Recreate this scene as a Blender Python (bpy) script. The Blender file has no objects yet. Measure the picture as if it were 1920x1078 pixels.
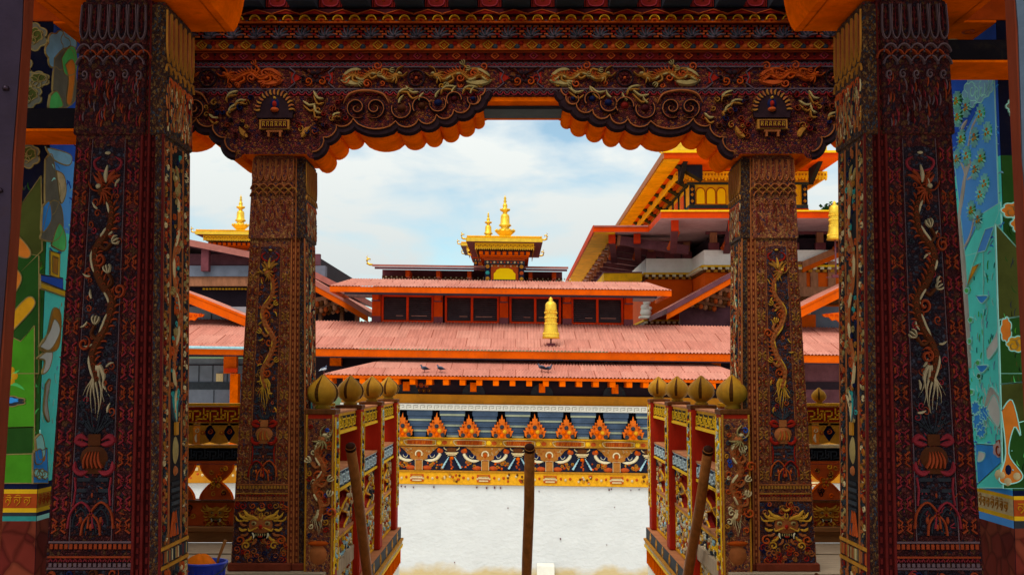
import bpy, math, random
from mathutils import Vector, Matrix
rnd = random.Random(7)
PI = math.pi
sc = bpy.context.scene
COL = sc.collection
# ------------------------------------------------------------------ camera
F, CX, CY, PITCH, CAMZ = 2100.0, 960.0, 539.0, math.radians(4.71), 1.37
YAW = math.atan(7 / 2100.0)
cam = bpy.data.cameras.new("camera")
cam.sensor_width = 36.0
cam.lens = 36.0 * F / 1920.0
cam.clip_start, cam.clip_end = 0.05, 6000.0
camo = bpy.data.objects.new("camera", cam)
COL.objects.link(camo)
camo.location = (0, 0, CAMZ)
camo.rotation_euler = (math.radians(90) + PITCH, 0, YAW)
sc.camera = camo
# ------------------------------------------------------------------ world, sun, exposure
SUN_EL, SUN_AZ = math.radians(58), math.radians(205)      # azimuth clockwise from +Y: sun behind the viewer, to the left
w = bpy.data.worlds.new("World")
sc.world = w
w.use_nodes = True
nt = w.node_tree
nt.nodes.clear()
N = nt.nodes.new
out = N("ShaderNodeOutputWorld"); bg = N("ShaderNodeBackground"); sky = N("ShaderNodeTexSky")
sky.sky_type = 'NISHITA'; sky.sun_disc = False
sky.sun_elevation = SUN_EL; sky.sun_rotation = SUN_AZ
sky.altitude = 1200; sky.air_density = 1.0; sky.dust_density = 0.6; sky.ozone_density = 2.0
tint = N("ShaderNodeMix"); tint.data_type = 'RGBA'; tint.blend_type = 'MULTIPLY'; tint.inputs[0].default_value = 1.0
tint.inputs[7].default_value = (1.0, 1.13, 0.98, 1)
tc = N("ShaderNodeTexCoord"); mp = N("ShaderNodeMapping"); mp.inputs['Scale'].default_value = (3.2, 3.2, 9.0)
mp.inputs['Location'].default_value = (0.35, 0.2, 0.4)
mp.inputs['Rotation'].default_value = (0, 0.18, 0)
nz = N("ShaderNodeTexNoise"); nz.inputs['Scale'].default_value = 2.0; nz.inputs['Detail'].default_value = 7; nz.inputs['Roughness'].default_value = 0.52
nz.inputs['Distortion'].default_value = 0.25
cr = N("ShaderNodeValToRGB"); cr.color_ramp.elements[0].position = 0.38; cr.color_ramp.elements[0].color = (.12, .12, .12, 1); cr.color_ramp.elements[1].position = 0.58
mx = N("ShaderNodeMix"); mx.data_type = 'RGBA'
# overcast cloud: about three times as bright overhead as at the horizon
sx = N("ShaderNodeSeparateXYZ"); zen = N("ShaderNodeMapRange"); zen.inputs['From Min'].default_value = 0.05; zen.inputs['From Max'].default_value = 0.9
cl = N("ShaderNodeMix"); cl.data_type = 'RGBA'; cl.inputs[6].default_value = (4.35, 4.8, 4.85, 1); cl.inputs[7].default_value = (14.5, 14.0, 12.8, 1)
bg.inputs['Strength'].default_value = 0.1
L = nt.links.new
L(tc.outputs['Generated'], mp.inputs[0]); L(mp.outputs[0], nz.inputs['Vector']); L(nz.outputs['Fac'], cr.inputs[0])
L(sky.outputs[0], tint.inputs[6]); L(tint.outputs[2], mx.inputs[6]); L(cr.outputs[0], mx.inputs[0]); L(tc.outputs['Generated'], sx.inputs[0]); L(sx.outputs[2], zen.inputs['Value']); L(zen.outputs[0], cl.inputs[0]); L(cl.outputs[2], mx.inputs[7]); L(mx.outputs[2], bg.inputs[0]); L(bg.outputs[0], out.inputs[0])
sl = bpy.data.lights.new("sun", 'SUN'); sl.energy = 1.5; sl.angle = math.radians(35); sl.color = (1.0, 0.95, 0.86)
so = bpy.data.objects.new("sun", sl); COL.objects.link(so)
sd = Vector((math.sin(SUN_AZ) * math.cos(SUN_EL), math.cos(SUN_AZ) * math.cos(SUN_EL), math.sin(SUN_EL)))
so.rotation_euler = sd.to_track_quat('Z', 'Y').to_euler()
so.location = (0, -20, 60)
sc.view_settings.view_transform = 'Standard'; sc.view_settings.look = 'None'
sc.view_settings.exposure = 0.54; sc.view_settings.gamma = 1.0; sc.view_settings.use_curve_mapping = False
sc.cycles.max_bounces = 8; sc.cycles.diffuse_bounces = 5; sc.cycles.use_denoising = True

# ------------------------------------------------------------------ measuring the photograph
def ray(px, py):
    a, u = (px - CX) / F, (CY - py) / F
    y, z = math.cos(PITCH) - u * math.sin(PITCH), u * math.cos(PITCH) + math.sin(PITCH)
    return (a * math.cos(YAW) - y * math.sin(YAW), a * math.sin(YAW) + y * math.cos(YAW), z)
def at(px, py, d):
    r = ray(px, py); t = d / r[1]
    return Vector((r[0] * t, d, CAMZ + r[2] * t))
def zat(py, d): return at(967, py, d).z
def xat(px, d, py=600): return at(px, py, d).x
def on_x(px, py, X):                      # depth and height on a wall standing at X
    r = ray(px, py); t = X / r[0]
    return (r[1] * t, CAMZ + r[2] * t)

# ------------------------------------------------------------------ materials
def lin(h):
    h = h.lstrip('#'); c = [int(h[i:i + 2], 16) / 255 for i in (0, 2, 4)]
    return tuple((x / 12.92 if x <= 0.04045 else ((x + 0.055) / 1.055) ** 2.4) for x in c)
MATS = {}
def mat(name, col, rough=0.6, metal=0.0, var=0.22, scale=3.0, bump=0.0, bscale=30.0, grime=0.0, gcol=(0.05, 0.035, 0.02), stretch=(1, 1, 1), spec=0.03):
    m = bpy.data.materials.new(name); m.use_nodes = True
    t = m.node_tree; b = t.nodes['Principled BSDF']; n = t.nodes.new; l = t.links.new
    b.inputs['Roughness'].default_value = rough; b.inputs['Metallic'].default_value = metal
    b.inputs['Specular IOR Level'].default_value = spec
    c = n("ShaderNodeTexCoord"); g = n("ShaderNodeMapping"); g.inputs['Scale'].default_value = stretch; l(c.outputs['Object'], g.inputs[0])
    x = n("ShaderNodeTexNoise"); x.inputs['Scale'].default_value = scale; x.inputs['Detail'].default_value = 6; x.inputs['Roughness'].default_value = 0.65
    l(g.outputs[0], x.inputs['Vector'])
    r = n("ShaderNodeValToRGB"); e = r.color_ramp.elements
    e[0].position, e[1].position = 0.28, 0.72
    e[0].color = tuple(max(0, v * (1 - var)) for v in col) + (1,); e[1].color = tuple(min(1, v * (1 + var)) for v in col) + (1,)
    l(x.outputs['Fac'], r.inputs[0]); last = r.outputs[0]
    if grime > 0:
        y = n("ShaderNodeTexNoise"); y.inputs['Scale'].default_value = scale * 3.1; y.inputs['Detail'].default_value = 8; y.inputs['Roughness'].default_value = 0.75
        l(g.outputs[0], y.inputs['Vector'])
        q = n("ShaderNodeValToRGB"); q.color_ramp.elements[0].position = 0.52; q.color_ramp.elements[1].position = 0.72
        q.color_ramp.elements[1].color = (grime, grime, grime, 1)
        l(y.outputs['Fac'], q.inputs[0])
        k = n("ShaderNodeMix"); k.data_type = 'RGBA'; k.inputs[7].default_value = gcol + (1,)
        l(q.outputs[0], k.inputs[0]); l(last, k.inputs[6]); last = k.outputs[2]
    l(last, b.inputs['Base Color'])
    if bump > 0:
        z = n("ShaderNodeTexNoise"); z.inputs['Scale'].default_value = bscale; z.inputs['Detail'].default_value = 5
        l(g.outputs[0], z.inputs['Vector'])
        u = n("ShaderNodeBump"); u.inputs['Strength'].default_value = bump; u.inputs['Distance'].default_value = 0.02
        l(z.outputs['Fac'], u.inputs['Height']); l(u.outputs[0], b.inputs['Normal'])
    MATS[name] = m
    return m
def carve(name, cols, scale=42.0, stretch=(1, 1, 1), groove=0.5, bump=0.7, rough=0.6, warp=0.02):
    """painted wood cut all over with small curling figures: warped cells, dark grooves between, a bump to match"""
    m = bpy.data.materials.new(name); m.use_nodes = True
    t = m.node_tree; b = t.nodes['Principled BSDF']; n = t.nodes.new; l = t.links.new
    b.inputs['Roughness'].default_value = rough; b.inputs['Specular IOR Level'].default_value = 0.04
    c = n("ShaderNodeTexCoord"); g = n("ShaderNodeMapping"); g.inputs['Scale'].default_value = stretch; l(c.outputs['Object'], g.inputs[0])
    nz = n("ShaderNodeTexNoise"); nz.inputs['Scale'].default_value = scale * 0.45; nz.inputs['Detail'].default_value = 3
    l(g.outputs[0], nz.inputs['Vector'])
    sb = n("ShaderNodeVectorMath"); sb.operation = 'MULTIPLY_ADD'; sb.inputs[1].default_value = (warp,) * 3
    l(nz.outputs['Color'], sb.inputs[0]); l(g.outputs[0], sb.inputs[2])
    v = n("ShaderNodeTexVoronoi"); v.inputs['Scale'].default_value = scale; l(sb.outputs[0], v.inputs['Vector'])
    ve = n("ShaderNodeTexVoronoi"); ve.feature = 'DISTANCE_TO_EDGE'; ve.inputs['Scale'].default_value = scale; l(sb.outputs[0], ve.inputs['Vector'])
    sp = n("ShaderNodeSeparateColor"); l(v.outputs['Color'], sp.inputs[0])
    r = n("ShaderNodeValToRGB"); r.color_ramp.interpolation = 'CONSTANT'
    e = r.color_ramp.elements; e[0].position = 0; e[0].color = cols[0][1] + (1,)
    acc = cols[0][0]; e[1].position = acc; e[1].color = cols[1][1] + (1,)
    acc += cols[1][0]
    for wgt, cc in cols[2:]:
        q = e.new(min(acc, 0.999)); q.color = cc + (1,); acc += wgt
    l(sp.outputs[0], r.inputs[0])
    gr = n("ShaderNodeMapRange"); gr.inputs['From Max'].default_value = 0.14; gr.inputs['To Min'].default_value = 1 - groove
    l(ve.outputs['Distance'], gr.inputs['Value'])
    mu = n("ShaderNodeMix"); mu.data_type = 'RGBA'; mu.blend_type = 'MULTIPLY'; mu.inputs[0].default_value = 1
    l(r.outputs[0], mu.inputs[6]); l(gr.outputs[0], mu.inputs[7])
    big = n("ShaderNodeTexNoise"); big.inputs['Scale'].default_value = 2.2; big.inputs['Detail'].default_value = 4; l(c.outputs['Object'], big.inputs['Vector'])
    br = n("ShaderNodeMapRange"); br.inputs['From Min'].default_value = 0.3; br.inputs['From Max'].default_value = 0.7; br.inputs['To Min'].default_value = 0.7; br.inputs['To Max'].default_value = 1.25
    l(big.outputs['Fac'], br.inputs['Value'])
    m2 = n("ShaderNodeMix"); m2.data_type = 'RGBA'; m2.blend_type = 'MULTIPLY'; m2.inputs[0].default_value = 1
    l(mu.outputs[2], m2.inputs[6]); l(br.outputs[0], m2.inputs[7]); l(m2.outputs[2], b.inputs['Base Color'])
    u = n("ShaderNodeBump"); u.inputs['Strength'].default_value = bump; u.inputs['Distance'].default_value = 0.01
    sm = n("ShaderNodeMapRange"); sm.inputs['From Max'].default_value = 0.3; l(ve.outputs['Distance'], sm.inputs['Value'])
    l(sm.outputs[0], u.inputs['Height']); l(u.outputs[0], b.inputs['Normal'])
    MATS[name] = m
    return m

def roof_mat(name, c1, c2, lap):
    m = bpy.data.materials.new(name); m.use_nodes = True
    t = m.node_tree; b = t.nodes['Principled BSDF']; n = t.nodes.new; l = t.links.new
    b.inputs['Roughness'].default_value = .7; b.inputs['Specular IOR Level'].default_value = .05
    c = n("ShaderNodeTexCoord"); k = n("ShaderNodeTexBrick"); l(c.outputs['Object'], k.inputs[0])
    k.inputs['Scale'].default_value = 1; k.inputs['Brick Width'].default_value = .95; k.inputs['Row Height'].default_value = 1.45; k.inputs['Mortar Size'].default_value = .018; k.inputs['Mortar Smooth'].default_value = .6
    k.inputs['Color1'].default_value = c1 + (1,); k.inputs['Color2'].default_value = c2 + (1,); k.inputs['Mortar'].default_value = lap + (1,)
    g = n("ShaderNodeMapping"); g.inputs['Scale'].default_value = (3.5, .5, 1); l(c.outputs['Object'], g.inputs[0])
    x = n("ShaderNodeTexNoise"); x.inputs['Scale'].default_value = 1.3; x.inputs['Detail'].default_value = 8; x.inputs['Roughness'].default_value = .7; l(g.outputs[0], x.inputs[0])
    r = n("ShaderNodeValToRGB"); r.color_ramp.elements[0].position = .40; r.color_ramp.elements[0].color = (.88, .83, .81, 1); r.color_ramp.elements[1].position = .62; r.color_ramp.elements[1].color = (1.08, 1.04, 1.02, 1); l(x.outputs['Fac'], r.inputs[0])
    u = n("ShaderNodeMix"); u.data_type = 'RGBA'; u.blend_type = 'MULTIPLY'; u.inputs[0].default_value = 1; l(k.outputs['Color'], u.inputs[6]); l(r.outputs[0], u.inputs[7]); l(u.outputs[2], b.inputs['Base Color'])
    MATS[name] = m; return m
M = {}
def P(key, hexcol, k=1.0, **kw):
    c = tuple(min(1, v * k) for v in lin(hexcol)); M[key] = mat(key, c, **kw); return M[key]
# weathered paints of the porch
P('orange', '#de5c00', var=.28, scale=5, rough=.95, grime=.4, gcol=(.22, .04, .004), bump=.15, spec=0.0)
P('orange_dark', '#a8420c', var=.25, scale=9, grime=.3)
P('red', '#8e1c10', var=.22, scale=6, grime=.25)
P('dark_red', '#6e1611', var=.3, scale=8, grime=.3)
P('maroon', '#3c1013', var=.3, scale=9, grime=.3, bump=.2)
P('brown_wood', '#5e3418', var=.35, scale=4, stretch=(9, 9, 1), bump=.25, bscale=12, rough=.42)
P('pink_red', '#8a2a33', var=.25, scale=14)
P('rust', '#ad481c', var=.25, scale=14)
P('cream', '#c9b284', var=.25, scale=14, grime=.3)
P('cream_dim', '#9a8452', var=.3, scale=14, grime=.3)
P('bone', '#d9cba6', var=.18, scale=12, grime=.25)
P('ochre', '#b27722', var=.28, scale=12, grime=.3)
P('gold_paint', '#d99a1c', var=.22, scale=9, grime=.3)
P('yellow', '#e8b41e', var=.15, scale=6, grime=.25)
P('navy', '#141a3c', var=.3, scale=9)
P('blue', '#22489c', var=.25, scale=9)
P('slate', '#33383f', var=.25, scale=9, grime=.2)
P('teal', '#34908c', var=.25, scale=9)
P('green', '#2d6b34', var=.25, scale=9)
P('pale_blue', '#9cc4cf', var=.2, scale=9)
P('white_paint', '#d9d6cc', var=.1, scale=5, grime=.2)
P('black', '#0f0d12', var=.3, scale=9)
P('grey_line', '#57444a', var=.25, scale=14)
P('dark_scroll', '#2a1a1e', var=.3, scale=14)
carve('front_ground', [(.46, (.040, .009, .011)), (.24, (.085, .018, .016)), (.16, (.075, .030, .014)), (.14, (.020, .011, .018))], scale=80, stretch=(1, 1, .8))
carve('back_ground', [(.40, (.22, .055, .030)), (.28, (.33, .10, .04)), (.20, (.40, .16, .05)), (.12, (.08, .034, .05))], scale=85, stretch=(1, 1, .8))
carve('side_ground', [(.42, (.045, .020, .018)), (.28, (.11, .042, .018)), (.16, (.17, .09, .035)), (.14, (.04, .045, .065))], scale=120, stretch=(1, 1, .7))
carve('panel_back', [(.5, (.07, .022, .022)), (.25, (.14, .04, .022)), (.25, (.05, .045, .075))], scale=70)
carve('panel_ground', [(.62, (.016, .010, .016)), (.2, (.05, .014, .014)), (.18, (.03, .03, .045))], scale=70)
carve('beam_ground', [(.42, (.075, .014, .014)), (.26, (.15, .024, .018)), (.2, (.20, .06, .016)), (.12, (.03, .012, .028))], scale=66)
carve('rail_ground', [(.3, (.20, .05, .015)), (.2, (.55, .34, .08)), (.18, (.55, .50, .36)), (.16, (.05, .07, .11)), (.16, (.42, .12, .03))], scale=40)
M.update({k: MATS[k] for k in ('front_ground', 'back_ground', 'side_ground', 'beam_ground', 'rail_ground', 'panel_ground', 'panel_back')})

# ------------------------------------------------------------------ mesh builder
ORG = {}
class MB:
    def __init__(s): s.v = []; s.f = []; s.k = []; s.mats = []; s.sm = []
    def mi(s, m):
        m = M[m] if isinstance(m, str) else m
        if m not in s.mats: s.mats.append(m)
        return s.mats.index(m)
    def add(s, vs, fs, m, smooth=False):
        o = len(s.v); k = s.mi(m)
        s.v.extend([tuple(v) for v in vs])
        for f in fs:
            s.f.append([i + o for i in f]); s.k.append(k); s.sm.append(smooth)
    def box(s, x0, x1, y0, y1, z0, z1, m, ch=0.0):
        if x0 > x1: x0, x1 = x1, x0
        if y0 > y1: y0, y1 = y1, y0
        if z0 > z1: z0, z1 = z1, z0
        if ch <= 0:
            vs = [(x, y, z) for z in (z0, z1) for y in (y0, y1) for x in (x0, x1)]
            s.add(vs, [(0, 2, 3, 1), (4, 5, 7, 6), (0, 1, 5, 4), (2, 6, 7, 3), (0, 4, 6, 2), (1, 3, 7, 5)], m)
        else:                              # upright prism with chamfered edges all round
            c = min(ch, (x1 - x0) * .45, (y1 - y0) * .45, (z1 - z0) * .45)
            def ring(i, z): return [(x0 + c + i, y0 + i, z), (x1 - c - i, y0 + i, z), (x1 - i, y0 + c + i, z), (x1 - i, y1 - c - i, z), (x1 - c - i, y1 - i, z), (x0 + c + i, y1 - i, z), (x0 + i, y1 - c - i, z), (x0 + i, y0 + c + i, z)]
            R = [ring(c * .99, z0), ring(0, z0 + c), ring(0, z1 - c), ring(c * .99, z1)]
            vs = [p for r in R for p in r]; fs = []
            for a in range(3):
                for j in range(8): fs.append((a * 8 + j, a * 8 + (j + 1) % 8, a * 8 + 8 + (j + 1) % 8, a * 8 + 8 + j))
            fs.append(tuple(range(7, -1, -1))); fs.append(tuple(range(24, 32)))
            s.add(vs, fs, m)
    def bar(s, a, b, w_, h_, m, up=(0, 0, 1)):
        a, b = Vector(a), Vector(b); d = (b - a).normalized(); u = Vector(up)
        r = d.cross(u).normalized(); u = r.cross(d).normalized()
        vs = [p + r * (w_ / 2 * i) + u * (h_ / 2 * j) for p in (a, b) for j in (-1, 1) for i in (-1, 1)]
        s.add(vs, [(0, 1, 3, 2), (4, 6, 7, 5), (0, 4, 5, 1), (2, 3, 7, 6), (0, 2, 6, 4), (1, 5, 7, 3)], m)
    def tube(s, pts, rad, m, n=10, cap=True, smooth=True):
        pts = [Vector(p) for p in pts]
        if not hasattr(rad, '__len__'): rad = [rad] * len(pts)
        vs = []; fs = []; ref = Vector((0, 0, 1))
        for i, p in enumerate(pts):
            d = (pts[min(i + 1, len(pts) - 1)] - pts[max(i - 1, 0)]).normalized()
            r = d.cross(ref)
            if r.length < 1e-3: r = d.cross(Vector((1, 0, 0)))
            r.normalize(); u = r.cross(d)
            for j in range(n):
                a = 2 * PI * j / n; vs.append(p + (r * math.cos(a) + u * math.sin(a)) * rad[i])
        for i in range(len(pts) - 1):
            for j in range(n): fs.append((i * n + j, i * n + n + j, i * n + n + (j + 1) % n, i * n + (j + 1) % n))
        if cap: fs.append(tuple(range(n))); fs.append(tuple(range(len(vs) - 1, len(vs) - 1 - n, -1)))
        s.add(vs, fs, m, smooth)
    def lathe(s, c, prof, m, n=20, smooth=True, lobes=0, amp=0.0):
        vs = []; fs = []; c = Vector(c)
        for r, z in prof:
            for j in range(n):
                a = 2 * PI * j / n; q = r * (1 + (amp * abs(math.cos(a * lobes / 2)) if lobes else 0))
                vs.append(c + Vector((q * math.cos(a), q * math.sin(a), z)))
        for i in range(len(prof) - 1):
            for j in range(n): fs.append((i * n + j, i * n + (j + 1) % n, i * n + n + (j + 1) % n, i * n + n + j))
        fs.append(tuple(range(n - 1, -1, -1))); fs.append(tuple(range(len(vs) - n, len(vs))))
        s.add(vs, fs, m, smooth)
    def quad(s, a, b, c, d, m): s.add([a, b, c, d], [(0, 1, 2, 3)], m)
    def slab(s, a, b, c, d, t, m, edge=None, under=None):
        """sheet a,b,c,d (top, counter-clockwise from above) with thickness t downward"""
        T = [Vector(p) for p in (a, b, c, d)]; B = [p - Vector((0, 0, t)) for p in T]
        s.add(T, [(0, 1, 2, 3)], m); s.add(B, [(3, 2, 1, 0)], under or m)
        for i in range(4):
            j = (i + 1) % 4; s.add([T[i], B[i], B[j], T[j]], [(0, 1, 2, 3)], edge or m)
    def prism_y(s, outl, y0, y1, mf, ms=None, smooth_side=False):
        """outline in x,z (counter-clockwise seen from -y) pushed from y0 to y1"""
        n = len(outl)
        s.add([(x, y0, z) for x, z in outl], [tuple(range(n))], mf)
        s.add([(x, y1, z) for x, z in outl], [tuple(range(n - 1, -1, -1))], mf)
        vs = [(x, y0, z) for x, z in outl] + [(x, y1, z) for x, z in outl]
        s.add(vs, [(i, i + n, (i + 1) % n + n, (i + 1) % n) for i in range(n)], ms or mf, smooth_side)
    def warp(s, fn, flip=False):
        s.v = [tuple(fn(*v)) for v in s.v]
        if flip: s.f = [f[::-1] for f in s.f]
        return s
    def build(s, name, parent=None, loc=None, bevel=0):
        me = bpy.data.meshes.new(name)
        o = bpy.data.objects.new(name, me)
        if parent is not None:
            L0 = ORG[parent.name]; o.parent = parent
        else:
            L0 = Vector(loc) if loc is not None else Vector((0, 0, 0)); o.location = L0
        ORG_key = L0
        me.from_pydata([(x - L0[0], y - L0[1], z - L0[2]) for x, y, z in s.v], [], s.f)
        for m in s.mats: me.materials.append(m)
        me.polygons.foreach_set('material_index', s.k)
        me.polygons.foreach_set('use_smooth', s.sm)
        me.update()
        COL.objects.link(o); ORG[o.name] = ORG_key
        if bevel:
            b = o.modifiers.new('bevel', 'BEVEL'); b.width = bevel; b.segments = 2; b.limit_method = 'ANGLE'; b.angle_limit = math.radians(50)
        return o
def thing(name, label, cat, loc, group=None, kind=None):
    o = bpy.data.objects.new(name, None); COL.objects.link(o); o.location = loc; o.empty_display_size = .2
    ORG[o.name] = Vector(loc); return tag(o, label, cat, group, kind)
def tag(o, label=None, cat=None, group=None, kind=None):
    if label: o['label'] = label
    if cat: o['category'] = cat
    if group: o['group'] = group
    if kind: o['kind'] = kind
    return o
def copy_tree(o, parent=None):
    c = o.copy(); COL.objects.link(c); ORG[c.name] = ORG[o.name]
    if parent is not None: c.parent = parent
    for ch in [x for x in COL.objects if x.parent == o]: copy_tree(ch, c)
    return c

# ------------------------------------------------------------------ carved relief
def smooth(pts, n=6):
    P_ = [Vector((p[0], p[1])) for p in pts]; o = []
    for i in range(len(P_) - 1):
        a, b, c, d = P_[max(i - 1, 0)], P_[i], P_[i + 1], P_[min(i + 2, len(P_) - 1)]
        for k in range(n):
            t = k / n
            o.append(0.5 * ((2 * b) + (c - a) * t + (2 * a - 5 * b + 4 * c - d) * t * t + (3 * b - a - 3 * c + d) * t ** 3))
    o.append(P_[-1]); return o
class Rel:
    def __init__(s, mb, O, U, V, flat=1.0):
        s.mb = mb; s.O, s.U, s.V = Vector(O), Vector(U).normalized(), Vector(V).normalized(); s.N = s.U.cross(s.V); s.flat = flat
    def p(s, u, v, h=0): return s.O + s.U * u + s.V * v + s.N * (h * s.flat)
    def stroke(s, pts, wd, h, m, taper='both'):
        pts = [Vector((p[0], p[1])) for p in pts]; n = len(pts); vs = []; fs = []
        for i, q in enumerate(pts):
            d = pts[min(i + 1, n - 1)] - pts[max(i - 1, 0)]
            if d.length < 1e-9: d = Vector((1, 0))
            d.normalize(); e = Vector((-d.y, d.x)); t = i / max(n - 1, 1)
            k = wd(t) if callable(wd) else wd
            if taper == 'both': k *= min(1, 4 * t + .12, 4 * (1 - t) + .12)
            elif taper == 'end': k *= max(.08, 1 - t)
            hh = h * (0.35 + 0.65 * min(1, k / (wd if not callable(wd) else max(k, 1e-6))))
            a, b = q + e * k / 2, q - e * k / 2; c, c2 = q + e * k * .24, q - e * k * .24
            vs += [s.p(a.x, a.y, -.001), s.p(c.x, c.y, hh), s.p(c2.x, c2.y, hh), s.p(b.x, b.y, -.001)]
        for i in range(n - 1):
            for j in range(3): fs.append((i * 4 + j, i * 4 + j + 1, i * 4 + 5 + j, i * 4 + 4 + j))
        s.mb.add(vs, fs, m, False)
    def blob(s, u, v, ru, rv, h, m, n=10):
        vs = [s.p(u + ru * math.cos(2 * PI * j / n), v + rv * math.sin(2 * PI * j / n), -.001) for j in range(n)]
        vs += [s.p(u + .62 * ru * math.cos(2 * PI * j / n), v + .62 * rv * math.sin(2 * PI * j / n), h * .8) for j in range(n)]
        vs.append(s.p(u, v, h)); fs = []
        for j in range(n):
            k = (j + 1) % n; fs.append((j, k, n + k, n + j)); fs.append((n + j, n + k, 2 * n))
        s.mb.add(vs, fs, m, True)
    def plate(s, pts, h, m, side=None, h0=-.001):
        n = len(pts)
        ar = sum(pts[i][0] * pts[(i + 1) % n][1] - pts[(i + 1) % n][0] * pts[i][1] for i in range(n))
        if ar < 0: pts = pts[::-1]
        T = [s.p(a, b, h) for a, b in pts]; B = [s.p(a, b, h0) for a, b in pts]
        s.mb.add(T, [tuple(range(n))], m)
        s.mb.add(T + B, [(i, i + n, (i + 1) % n + n, (i + 1) % n) for i in range(n)], side or m)
    def rect(s, u0, u1, v0, v1, h, m, h0=-.001): s.plate([(u0, v0), (u1, v0), (u1, v1), (u0, v1)], h, m, None, h0)
    def spiral(s, u, v, r, wd, h, m, turns=1.4, a0=0.0, dr=1, tail=None):
        pts = []
        n = int(16 * turns)
        for i in range(n + 1):
            t = i / n; a = a0 + dr * 2 * PI * turns * t; q = r * (0.12 + 0.88 * t)
            pts.append((u + q * math.cos(a), v + q * math.sin(a)))
        if tail: pts += tail
        s.stroke(pts, wd, h, m)
    def flower(s, u, v, r, m, mc, h=.006, n=6):
        for j in range(n):
            a = 2 * PI * j / n; s.blob(u + .6 * r * math.cos(a), v + .6 * r * math.sin(a), r * .36, r * .36, h, m, 6)
        s.blob(u, v, r * .3, r * .3, h * 1.5, mc, 6)
    def leaf(s, u, v, a, ln, wd, h, m):
        pts = smooth([(u, v), (u + .5 * ln * math.cos(a + .25), v + .5 * ln * math.sin(a + .25)), (u + ln * math.cos(a), v + ln * math.sin(a))], 3)
        s.stroke(pts, lambda t: wd * math.sin(PI * min(1, t * .85 + .12)), h, m, None)
    def ring(s, u, v, r, wd, h, m, a0=0, a1=2 * PI, n=14):
        s.stroke([(u + r * math.cos(a0 + (a1 - a0) * i / n), v + r * math.sin(a0 + (a1 - a0) * i / n)) for i in range(n + 1)], wd, h, m, None)
    def lozenge(s, u, v, ru, rv, wd, h, m):
        s.stroke([(u - ru, v), (u, v + rv), (u + ru, v), (u, v - rv), (u - ru, v), (u - ru * .9, v + rv * .1)], wd, h, m, None)
    def cloud(s, u, v, k, h, m, line=None, fl=1):
        lobes = [(-1.0, -.1, .55), (-.35, .35, .7), (.4, .3, .6), (1.0, -.05, .5), (0, -.25, .7), (1.5, -.3, .3)]
        for a, b, r in lobes: s.blob(u + fl * a * k, v + b * k, r * k, r * k * .8, h * (1 + r), m, 9)
        if line: s.spiral(u, v, k * .5, k * .14, h * 2.6, line, 1.2)
    def mask(s, u, v, k, h, face='ochre', brow='gold_paint', eye='bone', mouth='red', dark='black', moon='bone'):
        s.blob(u, v + .02 * k, .36 * k, .30 * k, h, face, 14)
        s.plate([(u - .27 * k, v - .15 * k), (u - .16 * k, v - .30 * k), (u, v - .34 * k), (u + .16 * k, v - .30 * k), (u + .27 * k, v - .15 * k), (u, v - .20 * k)], h * 1.3, dark)
        for q in range(7): s.leaf(u + (q - 3) * .055 * k, v - .185 * k - .004 * k * (3 - abs(q - 3)), -PI / 2, .07 * k, .045 * k, h * 1.7, 'cream_dim')
        s.blob(u, v - .27 * k, .10 * k, .05 * k, h * 1.7, mouth, 8)
        for g in (-1, 1):
            s.blob(u + g * .17 * k, v + .06 * k, .085 * k, .075 * k, h * 1.9, 'cream_dim', 10); s.blob(u + g * .17 * k, v + .055 * k, .055 * k, .05 * k, h * 2.3, 'brown_wood', 8); s.blob(u + g * .17 * k, v + .055 * k, .024 * k, .024 * k, h * 2.7, dark, 6)
            for q, (x, y) in enumerate(((.34, .30), (.46, .24), (.54, .15))):   # flaming brows
                s.stroke(smooth([(u + g * .05 * k, v + (.13 + .03 * q) * k), (u + g * .20 * k, v + (.22 - .02 * q) * k), (u + g * x * k, v + (y - .03) * k), (u + g * (x + .10) * k, v + (y + .10) * k)], 5), (.085 - .015 * q) * k, h * (2.2 - .2 * q), brow)
            for q in range(6):                                # cheek tufts
                a = .55 - q * .42; r0 = .34 * k; x, y = u + g * r0 * math.cos(a * .8), v + .30 * k * math.sin(a * .8) - .02 * k
                s.stroke(smooth([(x, y), (x + g * .13 * k * math.cos(a), y + .10 * k * math.sin(a)), (x + g * .21 * k * math.cos(a + .5), y + .21 * k * math.sin(a + .5))], 4), .075 * k, h * 1.5, brow if q % 2 == 0 else face)
            s.stroke(smooth([(u + g * .05 * k, v - .03 * k), (u + g * .16 * k, v - .08 * k), (u + g * .27 * k, v - .13 * k), (u + g * .31 * k, v - .05 * k)], 4), .05 * k, h * 1.9, brow)
            s.leaf(u + g * .19 * k, v - .17 * k, -PI / 2 - g * .2, .15 * k, .06 * k, h * 2.2, eye)
            s.spiral(u + g * .50 * k, v - .36 * k, .13 * k, .05 * k, h * 1.6, 'rust', 1.4, 0, g); s.spiral(u + g * .34 * k, v - .50 * k, .11 * k, .05 * k, h * 1.6, brow, 1.4, 2, -g)
            s.stroke(smooth([(u, v + .16 * k), (u + g * .04 * k, v + .24 * k), (u + g * .02 * k, v + .33 * k)], 4), .035 * k, h * 1.8, brow)
            s.blob(u + g * .05 * k, v - .075 * k, .045 * k, .035 * k, h * 2.3, face, 7)
        s.blob(u, v - .03 * k, .065 * k, .08 * k, h * 2.4, mouth, 8)
        if moon: s.ring(u, v + .48 * k, .10 * k, .06 * k, h * 2, moon, PI * 1.1, PI * 1.9, 6)
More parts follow.
